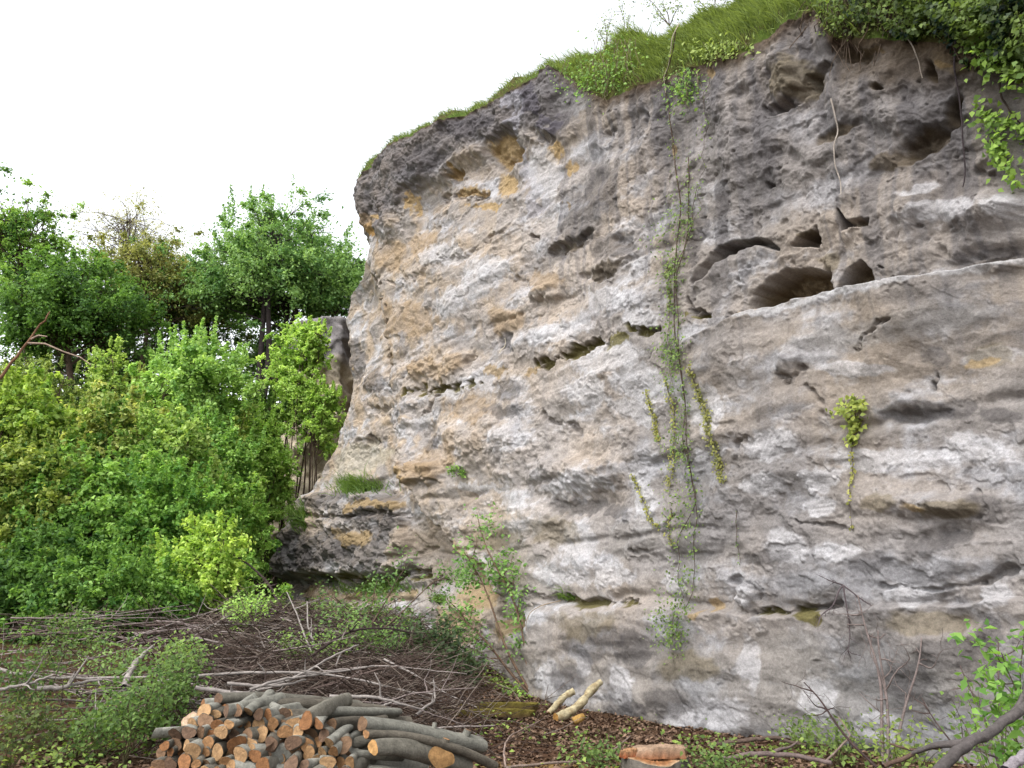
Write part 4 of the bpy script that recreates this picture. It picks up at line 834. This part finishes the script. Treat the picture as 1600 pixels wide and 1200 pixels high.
branch('fallen_branch', 'thick smooth branch slanting across the lower right corner', pp_([(1455, 1215, 5.2), (1500, 1172, 5.4), (1540, 1148, 5.6), (1585, 1118, 5.8), (1640, 1060, 6)]), .033, .028, (92, 86, 84), 'branches at the lower right', [(.45, (-.28, .25, -.12)), (.7, (.3, .2, .25))], k=10)
branch('fallen_branch', 'pale branch end in the bottom right corner', pp_([(1570, 1205, 5.0), (1600, 1180, 5.1), (1650, 1140, 5.3)]), .03, .025, (150, 142, 146), 'branches at the lower right')
branch('fallen_branch', 'long brown branch lying right of the stump', pp_([(1130, 1186, 9.6), (1180, 1178, 9.4), (1240, 1180, 9.2), (1300, 1192, 9)]), .030, .02, (110, 96, 92), 'branches at the lower right', [(.5, (.3, .1, .1))])
branch('fallen_branch', 'twisted root like branch along the foot of the face', pp_([(1120, 1162, 10.6), (1180, 1155, 10.5), (1215, 1152, 10.3), (1260, 1166, 10.1)]), .028, .016, (88, 74, 66), 'branches at the lower right')
branch('fallen_branch', 'bent brown branch low between the bare saplings', pp_([(1380, 1198, 8.4), (1420, 1180, 8.5), (1460, 1168, 8.6), (1500, 1160, 8.7), (1560, 1170, 8.6)]), .022, .012, (98, 80, 70), 'branches at the lower right', [(.4, (-.3, .2, .05))])
branch('fallen_branch', 'thin crooked branch on the sawdust left of the stump', pp_([(790, 1200, 9.4), (860, 1192, 9.5), (930, 1188, 9.6), (965, 1168, 9.8), (985, 1150, 10)]), .014, .008, (128, 112, 102), 'branches at the lower right')
for i, (pts) in enumerate([[(790, 1200, 9.4), (787, 1170, 9.7), (795, 1150, 10), (840, 1128, 11)], [(1290, 1190, 9.2), (1330, 1150, 9.4), (1310, 1120, 9.5)]]):
    branch('twig', ['pale bent twig standing up beside the end of the log pile', 'short forked twig standing before the pale base of the face'][i], pp_(pts), .012, .006, (140, 122, 112), None, cat='twig')
# dead branch at the left edge
branch('dead_branch', 'dead brown branch with two side shoots poking in at the left edge', pp_([(-40, 640, 7), (-2, 592, 7), (30, 552, 7), (58, 515, 7), (78, 487, 7)]), .016, .006, (128, 96, 74), None, [], 'branch')
def stick(parent_pts, r): return tube(np.array(pp_(parent_pts)), np.linspace(r, r*.5, len(parent_pts)), 6)
dbo = [o for o in COL.objects if o.name == 'dead_branch'][0]
for pts in [[(42, 536, 7), (70, 537, 7), (98, 549, 7), (125, 558, 7), (142, 570, 7)], [(48, 530, 7), (60, 524, 7), (74, 526, 7)]]:
    V, Q = stick(pts, .009); V = V-np.array(dbo.location); mk('side_shoot', V, Q, M_BARK, np.broadcast_to(lin((160, 140, 124)), (len(V), 3)), dbo)
# small random branches of the heap, individually laid
hr = np.random.RandomState(21)
def heap(x, y):
    cx = ss(-9.5, -6.5, x)*ss(.2, -1.2, x+.12*(y-12)); return hgt(x, y)+.42*cx*ss(9.6, 10.6, y)*ss(17.5, 15, y)*(.6+.5*noise(x*.6, y*.6, 3))
for i in range(120):
    px = hr.uniform(-20, 700); Y = hr.uniform(9.8, 15.5); x = at(px, 1050, Y)[0]; a = hr.normal(.25, .5); L = hr.uniform(1.0, 2.6)
    d = np.array([math.cos(a), math.sin(a)*.8])*L/2; p0 = np.array([x-d[0], Y-d[1]]); p1 = np.array([x+d[0], Y+d[1]])
    if wall_side(*p1) < .3 or wall_side(*p0) < .3 or min(p0[1], p1[1]) < 9.4: continue
    t = np.linspace(0, 1, 9)[:, None]; P = p0+(p1-p0)*t; z = heap(P[:, 0], P[:, 1]); z = np.interp(np.linspace(0, 1, 9), [0, .5, 1], [z[0], z[4], z[8]])+hr.uniform(.0, .3)+np.linspace(0, hr.normal(0, .3), 9)*0.6
    P3 = np.column_stack([P, z]); r = hr.uniform(.008, .018)
    branch('fallen_branch', 'thin grey brown branch lying among many in the brush heap', P3, r, r*.4, [(128, 116, 112), (98, 84, 78), (148, 138, 132)][hr.randint(3)], 'thin loose branches of the brush heap', [(hr.uniform(.3, .9), hr.normal(0, .2, 3)+[0, 0, .1]) for _ in range(2)], k=5)
# the mass of fine twigs
ac = Acc()
for i in range(4600):
    px = hr.normal(490, 120) if i % 4 else hr.uniform(-40, 740); Y = hr.uniform(9.8, 17.0); x = at(px, 1040, Y)[0]
    a = hr.normal(.35, .55) if i % 4 else hr.uniform(0, 3.1); L = hr.uniform(.4, 1.5); d = np.array([math.cos(a), math.sin(a), 0])*L/2; c = np.array([x, Y, 0]); c[2] = heap(x, Y)+hr.uniform(-.12, .22)
    if wall_side(x, Y) < .9 or (px < 260 and hr.uniform() < .6): continue
    d[2] = hr.normal(.04, .20)*L; P = curve(c-d, c+d, 6, .10, hr.uniform(-.05, .08), hr); V, Q = tube(P, np.linspace(.007, .003, 6), 3); ac.add(V, Q, lin([(80, 66, 58), (98, 84, 76), (62, 50, 44), (128, 116, 106)][hr.randint(4)]))
setattrs(ac.build('brushwood', M_BARK), 'tangled purple brown twigs heaped between logs and buttress', 'brushwood', kind='stuff')
# leaf litter
P = scatter_ground(60000, (-5, 8), (7, 17), lambda x, y: (wall_side(x, y) > -.3)*np.clip(1.3-(y-8)/14, .2, 1), hr); P[:, 2] += hr.uniform(.0, .025, len(P))
V, Q, C = leaves(P, hr.normal(0, .35, (len(P), 3))+[0, 0, 1], .06, hr, (84, 62, 50), (160, 128, 106), .6)
setattrs(mk('leaf_litter', V, Q, M_DRY, C, None, False), 'brown dead leaves covering the quarry floor', 'leaf litter', kind='stuff')
# small green plants of the floor
def fl(x, y):
    left = ss(-1.5, -3, x)*ss(13.5, 11.5, y)*.8; right = ss(1.8, 2.6, x)*.35; patch = .9*ss(.55, .2, np.hypot((x+.15), (y-14.9)/1.1)); strip = .12
    return np.clip((left+right+strip+patch)*ss(-.15, .45, noise(x*1.3, y*1.3, 12)+.3*noise(x*4, y*4, 14)+.15*left), 0, 1)
P = scatter_ground(60000, (-8, 8), (7, 17), lambda x, y: fl(x, y)*(wall_side(x, y) > .1), hr); P[:, 2] += np.abs(hr.normal(.03, .07, len(P)))
V, Q, C = leaves(P, hr.normal(0, .4, (len(P), 3))+[0, -.2, 1], .055, hr, (66, 96, 32), (136, 164, 62), .75)
setattrs(mk('ground_plants', V, Q, M_LEAF, C, None, False), 'patches of small green plants among the dead leaves', 'ground plants', kind='stuff')
# elder like sprigs rising out of the brush
for j, (px, py, Y, w_, h_, col, lab) in enumerate([
    (175, 1030, 11.2, 60, 34, (( 96, 142, 60), (150, 190, 100)), 'light green elder sprig over the left brush'), (290, 1030, 11.8, 36, 26, LG, 'bright elder leaves right of the crooked limb'), (125, 1130, 9.8, 60, 40, MG, 'mid green seedling bush low at the left'),
    (200, 1120, 9.6, 56, 60, ((70, 112, 40), (124, 166, 66)), 'leafy seedlings left of the log pile'), (240, 1080, 9.9, 50, 50, ((74, 118, 44), (130, 172, 76)), 'green nettle like plant above the left end of the pile'), (280, 1060, 10.2, 36, 40, MG, 'small leafy stem touching the top of the pile'),
    (60, 1060, 10.3, 60, 60, (( 50, 88, 30), (110, 150, 56)), 'weedy plant at the left edge below the thicket'), (20, 1150, 9.2, 50, 40, ((60, 84, 30), (118, 140, 56)), 'low weed in the bottom left corner'), (385, 955, 14.2, 36, 30, LG, 'pale broad leaved sprig below the buttress foot'),
    (100, 1000, 12.2, 60, 36, ((70, 114, 40), (126, 160, 60)), 'low leafy sprig before the deep green bush'), (600, 1000, 13.6, 60, 40, ((54, 88, 40), (104, 140, 62)), 'loose green sprays beneath the buttress'), (500, 1010, 13, 60, 40, ((70, 104, 44), (120, 154, 66)), 'thin green shoots in the middle of the twigs'),
    (1245, 1152, 10.6, 26, 20, ((66, 92, 40), (112, 138, 62)), 'bright weed at the foot of the pale face'), (1140, 1190, 9.2, 50, 12, ((60, 88, 38), (104, 134, 58)), 'green weeds right of the stump'), (1310, 1150, 9.8, 36, 16, ((66, 92, 40), (112, 138, 62)), 'yellow green weeds behind the leaning dark stem'), (1420, 1160, 8.8, 40, 18, ((80, 104, 40), (130, 152, 60)), 'dull weeds under the bare grey sapling'), (940, 1180, 9.6, 40, 10, ((60, 88, 38), (104, 134, 58)), 'little weeds in the sawdust left of the stump'), (800, 1108, 14.2, 36, 14, ((84, 140, 30), (136, 186, 54)), 'fresh green weeds at the foot of the leaning sapling'), (1560, 1130, 7.4, 50, 40, ((60, 96, 34), (110, 146, 54)), 'leafy weeds in the lower right behind the thick branch')]):
    if px < 320: col = tuple(tuple(v*.78 for v in q_) for q_ in col)
    c = at(px, py, Y); m = Y/F; root = np.array([c[0], Y, float(heap(c[0], Y))]); tips = [c+np.array([hr.uniform(-1, 1)*w_*m, hr.uniform(-.3, .3), hr.uniform(-.3, 1)*h_*m]) for _ in range(9)]
    thin_plant('weed', lab, root, tips, hr, .006, 9 if px < 700 else 4, .055, col, (90, 84, 60), 2, .08, 'weeds and sprigs on the quarry floor', 'weed', .10)

# ------------------------------------------------------------------ log pile
ORS = [(172, 130, 90), (182, 146, 106), (148, 104, 68), (176, 138, 98), (132, 104, 80), (116, 92, 74)]
BK = [(134, 132, 122), (112, 108, 98), (146, 144, 134), (98, 92, 82)]
lr = np.random.RandomState(77)
def log(label, p0, p1, r0, r1, mid=None, cut=None, face=None, stubs=(), group='stacked cut logs', wedge=0.0):
    p0 = np.array(p0, float); p1 = np.array(p1, float); n = 12; k = 14
    if mid is None: P = curve(p0, p1, n, .012, 0, lr)
    else:
        M = np.array([p0]+[np.array(q, float) for q in mid]+[p1]); t = np.linspace(0, 1, n); tt = np.linspace(0, 1, len(M)); P = np.stack([np.interp(t, tt, M[:, i]) for i in range(3)], 1)
        P[1:-1] = (P[:-2]+2*P[1:-1]+P[2:])/4
    R = np.linspace(r0, r1, n)*(1+lr.normal(0, .03, n)); V, Q = tube(P, R, k)
    V = V.reshape(n, k, 3); ax = nrm(P[1]-P[0])
    # slanted chainsaw cut, slightly out of round
    lob = 1+.15*np.sin(np.arange(k)*2*math.pi/k*2+lr.uniform(0, 6))+.09*np.sin(np.arange(k)*2*math.pi/k*3+lr.uniform(0, 6))
    V = P[:, None]+(V-P[:, None])*lob[None, :, None]
    cn = nrm(-ax+lr.normal(0, .28, 3) if cut is None else np.array(cut, float))
    d = (V[0]-P[0])@cn; V[0] = V[0]-ax*(d/(ax@cn+1e-9))[:, None]
    d = (V[1]-P[1])@cn; V[1] = np.where(((V[1]-V[0])@ax)[:, None] < .01, V[0]+ax*.01, V[1])
    c = lin(BK[lr.randint(4)])*lr.uniform(.8, 1.15)
    o = mk('log', V.reshape(-1, 3), Q, M_BARK, np.broadcast_to(c, (n*k, 3)), None, True, P[0])
    setattrs(o, label, 'log', group)
    fc = lin(ORS[lr.randint(6)] if face is None else face)
    for en, ring, cc, sg in [(0, V[0], P[0], 1), (1, V[-1], P[-1], -1)]:
        cen = ring.mean(0); out_ = -ax*sg; v = [cen+out_*.002]; cols = [fc*.82]
        for q_, f in [(.5, 1.0), (.93, 1.05), (1.0, .62)]:
            for j in range(k): v.append(cen+(ring[j]-cen)*q_+out_*(.002 if q_ < 1 else 0)+lr.normal(0, .0012, 3)); cols.append(fc*f*lr.uniform(.85, 1.12))
        Fq = [(0, 1+j, 1+(j+1) % k) for j in range(k)]+[(1+a*k+j, 1+(a+1)*k+j, 1+(a+1)*k+(j+1) % k, 1+a*k+(j+1) % k) for a in range(2) for j in range(k)]
        if sg < 0: Fq = [tuple(reversed(f)) for f in Fq]
        mk('cut_face', np.array(v), Fq, M_WOOD, np.array(cols), o, False, None).data.transform(mathutils.Matrix.Translation([-float(t_) for t_ in P[0]]))
    for t_, dd, L, r in stubs:
        i = int(t_*(n-1)); q_ = P[i]; dd = nrm(np.array(dd, float)); Ps = np.array([q_, q_+dd*(R[i]*.9), q_+dd*(R[i]+L)]); V2, Q2 = tube(Ps, [r*1.3, r*1.05, r], 9, cap=False); V2 -= P[0]
        mk('branch_stub', V2, Q2, M_BARK, np.broadcast_to(c, (len(V2), 3)), o)
        ring = V2[-9:]; cen = ring.mean(0); vv_ = np.vstack([cen+dd*.002, ring+dd*.001]); mk('stub_cut', vv_, [(0, 1+j, 1+(j+1) % 9) for j in range(9)], M_WOOD, np.broadcast_to(fc, (10, 3)), o, False)
    return o
def L_(label, a, b, r0, r1, mid=(), **k):
    m = a[2]/F
    return log(label, at(*a), at(*b), r0*m, r1*b[2]/F, mid=[at(*q) for q in mid] or None, **k)
LEFT = (-.62, -.75, .1)
L_('topmost log of the pile, its orange end at the upper left', (341, 1092, 7.95), (560, 1104, 9.0), 9.5, 10, [(420, 1090, 8.3)], cut=LEFT)
L_('dark log end at the upper left corner of the pile', (316, 1103, 8.1), (420, 1098, 8.8), 9, 9, cut=(-.8, -.6, .2))
L_('log second from the top with a knot hole on its side', (352, 1109, 7.9), (600, 1112, 8.9), 9.5, 10, [(430, 1099, 8.1), (520, 1103, 8.5)], cut=LEFT, stubs=[(.18, (-.3, -1, .2), .012, .034)])
L_('grey log rising to the right below the knotted log', (364, 1119, 7.8), (500, 1100, 8.5), 9.5, 9, [(400, 1108, 8.0)], cut=LEFT)
L_('thick short log split to a sharp sliver in the middle of the pile top', (443, 1119, 7.75), (398, 1098, 8.3), 11, 9, cut=(.4, -.9, -.05))
L_('log right of the split one, running to the right', (452, 1117, 7.9), (640, 1130, 8.7), 8, 9, [(530, 1120, 8.2)], cut=LEFT)
L_('log with three sawn stubs showing at its left end', (506, 1112, 7.85), (622, 1113, 8.6), 9.5, 7, [(570, 1113, 8.2)], cut=LEFT, stubs=[(.0, (-.6, -.8, .1), .02, .04), (.08, (-.5, -.9, -.1), .03, .035)])
L_('short log end tucked beneath the three stubs', (517, 1135, 7.7), (600, 1128, 8.3), 10, 9, cut=(-.3, -.95, 0))
L_('big dark log running down to the right end of the pile, forked at its tip', (566, 1131, 7.6), (752, 1165, 8.6), 12, 13.5, [(630, 1139, 8.0), (700, 1155, 8.35)], cut=(-.75, -.6, .25), stubs=[(.9, (.35, 0, .9), .03, .035), (.62, (.2, .3, 1), .03, .02)])
L_('slim crooked log snaking under the big dark one', (572, 1147, 7.5), (772, 1196, 8.3), 6.5, 7.5, [(620, 1148, 7.7), (655, 1153, 7.8), (710, 1168, 8.0), (740, 1180, 8.1)], cut=LEFT, stubs=[(.55, (.3, 0, .9), .01, .03)])
big = L_('thick log with a large bare wood scar on its side', (583, 1168, 7.4), (728, 1192, 8.2), 11, 16, [(620, 1166, 7.6), (670, 1178, 7.9)], cut=LEFT, face=(206, 160, 104))
L_('long front log across the bottom, ending by the pile middle', (392, 1180, 7.3), (665, 1204, 8.1), 15, 14, [(460, 1178, 7.5), (560, 1190, 7.8)], cut=LEFT, stubs=[(.13, (-.5, -.8, .1), .02, .030), (.24, (-.3, -.9, .2), .03, .034)])
L_('thin log resting on the long front log', (510, 1178, 7.45), (628, 1182, 7.9), 8, 7, [(570, 1179, 7.6)], cut=LEFT)
L_('grey log slanting up in the dark gap of the pile', (443, 1153, 7.6), (500, 1140, 8.2), 12, 10, cut=(-.8, -.5, 0))
L_('pale log end in the lower middle with a notch', (475, 1163, 7.5), (540, 1150, 8.2), 10, 9, cut=(-.2, -.95, .15), face=(190, 160, 130))
L_('broad log end standing out left of the thin resting log', (508, 1159, 7.5), (560, 1150, 8.3), 13, 11, cut=(-.1, -1, .1), face=(222, 178, 112))
L_('pale green barked log lying behind the stub ends', (528, 1168, 7.7), (580, 1156, 7.9), 9, 9, cut=LEFT)
L_('long log along the bottom edge of the pile', (360, 1198, 7.2), (700, 1216, 7.9), 10, 12, cut=LEFT)
L_('pale split log at the left shoulder of the pile', (240, 1146, 7.9), (330, 1146, 8.6), 8, 8, cut=(-.9, -.2, .3), face=(222, 180, 130))
L_('squared split log sitting at the upper left step of the pile', (296, 1128, 7.75), (360, 1118, 8.6), 13, 12, cut=(-.35, -.9, .2), face=(206, 178, 150))
# bare scar on the thick log
sc0 = at(690, 1184, 7.66); rs = np.random.RandomState(4); nS = 26; ang = np.linspace(0, 2*math.pi, nS, endpoint=False); ex = nrm(at(728, 1192, 8.2)-at(583, 1168, 7.4)); ey = np.array([0, -.25, 1.])
ring = sc0+ex*(np.cos(ang)*.155)[:, None]+ey*(np.sin(ang)*.075*(1+.2*np.sin(ang*3+1)))[:, None]; ring[:, 1] += .03*np.sin(ang)
v = np.vstack([sc0[None], ring]); v[0, 1] -= .02
so_ = mk('bare_scar', v, [(0, 1+(j+1) % nS, 1+j) for j in range(nS)], M_WOOD, lin((200, 156, 104))*rs.uniform(.75, 1.1, (nS+1, 1)), big, False); so_.data.transform(mathutils.Matrix.Translation([-x for x in big.location]))
# the packed log ends
def leftb(py): return np.interp(py, [1085, 1100, 1112, 1128, 1140, 1150, 1165, 1200, 1260, 1330], [330, 318, 300, 288, 262, 250, 240, 228, 214, 200])
rows = [1114, 1130, 1146, 1162, 1178, 1194, 1211, 1230, 1252, 1278]
ADJ = {1114: 'in the top row', 1130: 'in the second row', 1146: 'in the third row', 1162: 'in the fourth row', 1178: 'in the fifth row', 1194: 'in the row at the bottom edge'}
for ri, py in enumerate(rows):
    x = leftb(py)+8; xe = 420 if py < 1120 else 500 if py < 1150 else 545
    while x < xe:
        r = lr.uniform(6.5, 12.0); Y0 = 7.55-.0035*(py-1110)+lr.uniform(-.12, .16); Yd = Y0+lr.uniform(.7, 1.1)
        a = np.array([x+r, py+lr.uniform(-4, 4)]); p0 = at(a[0], a[1], Y0); an = math.radians(lr.uniform(66, 104)); Ln = lr.uniform(.7, 1.0)
        p1 = p0+np.array([math.cos(an)*Ln, math.sin(an)*Ln, lr.normal(0, .03)]); m = Y0/F
        cut = nrm(np.array([-math.cos(an), -math.sin(an), 0])+lr.normal(0, .45, 3)+[-.15, -.1, .05])
        vis = py < 1190
        lab = ('orange sawn log end %s of the pile face' % ADJ[py]) if py in ADJ else 'log at the hidden foot of the pile'
        log(lab, p0, p1, r*m, r*m*lr.uniform(.85, 1.0), cut=cut, group='sawn log ends %s' % ADJ.get(py, 'at the foot of the pile'))
        x += 2*r*lr.uniform(.92, 1.08)
# ------------------------------------------------------------------ single wooden things
def peeled(label, pts, r0, r1):
    pts3 = np.array(pp_(pts)); n = 16; t = np.linspace(0, 1, n); tt = np.linspace(0, 1, len(pts3)); P = np.stack([np.interp(t, tt, pts3[:, i]) for i in range(3)], 1)
    for _ in range(2): P[1:-1] = (P[:-2]+2*P[1:-1]+P[2:])/4
    P += lr.normal(0, .004, P.shape); R = np.linspace(r0, r1, n)*(1+.10*lr.normal(0, 1, n)); V, Q = tube(P, R, 12); V += lr.normal(0, .0035, V.shape)
    pt = ss(.1, .5, noise(V[:, 0]*14, V[:, 2]*14, 3))[:, None]*.7; C = (lin((198, 184, 148))*(1-pt)+lin((150, 124, 84))*pt)*lr.uniform(.8, 1.1, (len(V), 1)); o = mk('peeled_stick', V, Q, M_WOOD, C, None, True, P[0]); setattrs(o, label, 'stick')
    for ring, ax in [(V[-12:], nrm(P[-1]-P[-2])), (V[:12], nrm(P[0]-P[1]))]:
        cen = ring.mean(0); vv_ = np.vstack([cen+ax*.004, ring+ax*.001])-P[0]; f = [(0, 1+j, 1+(j+1) % 12) for j in range(12)]; mk('cut_end', vv_, f, M_WOOD, np.broadcast_to(lin((186, 140, 78)), (13, 3)), o, False)
    return o
peeled('longer bark stripped pale stick leaning on the foot of the face', [(868, 1121, 13.1), (889, 1115, 13.2), (908, 1099, 13.35), (920, 1083, 13.5), (938, 1065, 13.65)], .066, .052)
peeled('shorter bark stripped stick with an ochre end left of the longer one', [(857, 1115, 13.5), (866, 1105, 13.6), (876, 1095, 13.7), (884, 1086, 13.75), (896, 1081, 13.8)], .042, .046)
p = at(896, 1127, 12.6); V, Q = tube(np.array([p, p+[.08, .02, .03], p+[.14, .05, .06]]), [.05, .055, .04], 10, True); setattrs(mk('wood_chunk', V, Q, M_WOOD, np.broadcast_to(lin((190, 150, 84)), (len(V), 3)), None, True, p), 'small yellow rotten chunk of wood below the leaning sticks', 'wood chunk')
# stump with the felling cut on it
SX, SY = float(at(1022, 1190, 9.4)[0]), 9.4; gz = float(hgt(SX, SY))-.07; nS = 48; ang = np.linspace(0, 2*math.pi, nS, endpoint=False)
e = empty('tree_stump', (SX, SY, gz), 'low sawn tree stump with a rough orange top in the leaf litter', 'stump')
rad = .31*(1+.10*np.sin(ang*3+.5)+.06*np.sin(ang*5+2)+.03*np.sin(ang*9)); lv = [(-.15, 1.5), (0, 1.28), (.06, 1.12), (.13, 1.02), (.19, 1.0)]
V = np.vstack([np.column_stack([np.cos(ang)*rad*s_*(1+.03*np.sin(ang*11+z_*20)), np.sin(ang)*rad*s_*.8, np.full(nS, z_)+(.03*np.sin(ang*2+1) if z_ == .19 else 0)]) for z_, s_ in lv])
i = np.arange(4)[:, None]*nS; j = np.arange(nS)[None]; Q = np.stack([i+j, i+(j+1) % nS, i+nS+(j+1) % nS, i+nS+j], -1).reshape(-1, 4)
mk('bark', V, Q, M_BARK, np.broadcast_to(lin((104, 98, 90)), (len(V), 3)), e)
top = V[-nS:]; cen = top.mean(0); vs = [cen]; cs = [lin((160, 110, 70))]
for q_ in (.35, .7, 1.0):
    for jj in range(nS): vs.append(cen+(top[jj]-cen)*q_+np.array([0, 0, lr.normal(0, .006)*(q_ < 1)])); cs.append(lin((164, 114, 74) if q_ < 1 else (190, 160, 126))*lr.uniform(.7, 1.15))
mk('sawn_top', np.array(vs), [(0, 1+jj, 1+(jj+1) % nS) for jj in range(nS)]+[(1+a*nS+jj, 1+(a+1)*nS+jj, 1+(a+1)*nS+(jj+1) % nS, 1+a*nS+(jj+1) % nS) for a in range(2) for jj in range(nS)], M_WOOD, np.array(cs), e, False)
def block(name, label, cat, c, ax, L, W, Hh, cols, taper=.0, mat=None):
    ax = nrm(np.array([ax[0], ax[1], 0.])); si = np.array([-ax[1], ax[0], 0]); up_ = np.array([0, 0, 1.]); nL, nW = 14, 6; V = []; C = []
    for k_ in (0, 1):
        for a in range(nL):
            for b_ in range(nW):
                u = a/(nL-1)*2-1; v = b_/(nW-1)*2-1; wz = 1-taper*abs(v); ln = 1+.10*math.sin(v*3+k_)
                V.append(ax*u*L/2*ln+si*(v*W/2*(1-.15*k_))+up_*(k_*Hh*wz*(1+.12*math.sin(u*2.3+1)+.12*math.sin(b_*2.4+u)))+lr.normal(0, .005, 3)); C.append(lin(cols[1] if k_ else cols[0])*lr.uniform(.7, 1.12)*(.8+.25*((b_*7) % 3)/2))
    F_ = []; g = lambda k_, a, b_: k_*nL*nW+a*nW+b_
    for a in range(nL-1):
        for b_ in range(nW-1): F_.append((g(1, a, b_), g(1, a+1, b_), g(1, a+1, b_+1), g(1, a, b_+1))); F_.append((g(0, a, b_), g(0, a, b_+1), g(0, a+1, b_+1), g(0, a+1, b_)))
    for a in range(nL-1): F_.append((g(0, a, 0), g(0, a+1, 0), g(1, a+1, 0), g(1, a, 0))); F_.append((g(0, a+1, nW-1), g(0, a, nW-1), g(1, a, nW-1), g(1, a+1, nW-1)))
    for b_ in range(nW-1): F_.append((g(0, 0, b_+1), g(0, 0, b_), g(1, 0, b_), g(1, 0, b_+1))); F_.append((g(0, nL-1, b_), g(0, nL-1, b_+1), g(1, nL-1, b_+1), g(1, nL-1, b_)))
    o = mk(name, np.array(V), F_, mat or M_WOOD, np.array(C), None, False); o.location = c; return setattrs(o, label, cat)
block('felling_wedge', 'thick orange slab of felled wood lying on the stump', 'wood slab', (SX+.07, SY+.05, gz+.20), (1, -.12), .50, .30, .09, ((160, 106, 70), (186, 156, 130)))
block('wood_chip', 'small reddish wood chunk left of the slab on the stump', 'wood chunk', (SX-.24, SY-.02, gz+.205), (.8, .5), .16, .12, .07, ((170, 92, 54), (196, 150, 110)))
for k_, (x_, y_, ang_, lab) in enumerate([(772, 1112, .05, 'mossy rotten plank lying at the left foot of the face, the rear one'), (765, 1122, -.08, 'mossy rotten plank nearest the log pile')]):
    c = at(x_, y_, 12.9-.6*k_); block('mossy_plank', lab, 'plank', (float(c[0]), float(c[1]), float(hgt(c[0], c[1])+.02)), (1, ang_), 1.1, .16, .08, ((84, 66, 44), (108, 98, 44)), mat=M_BARK)
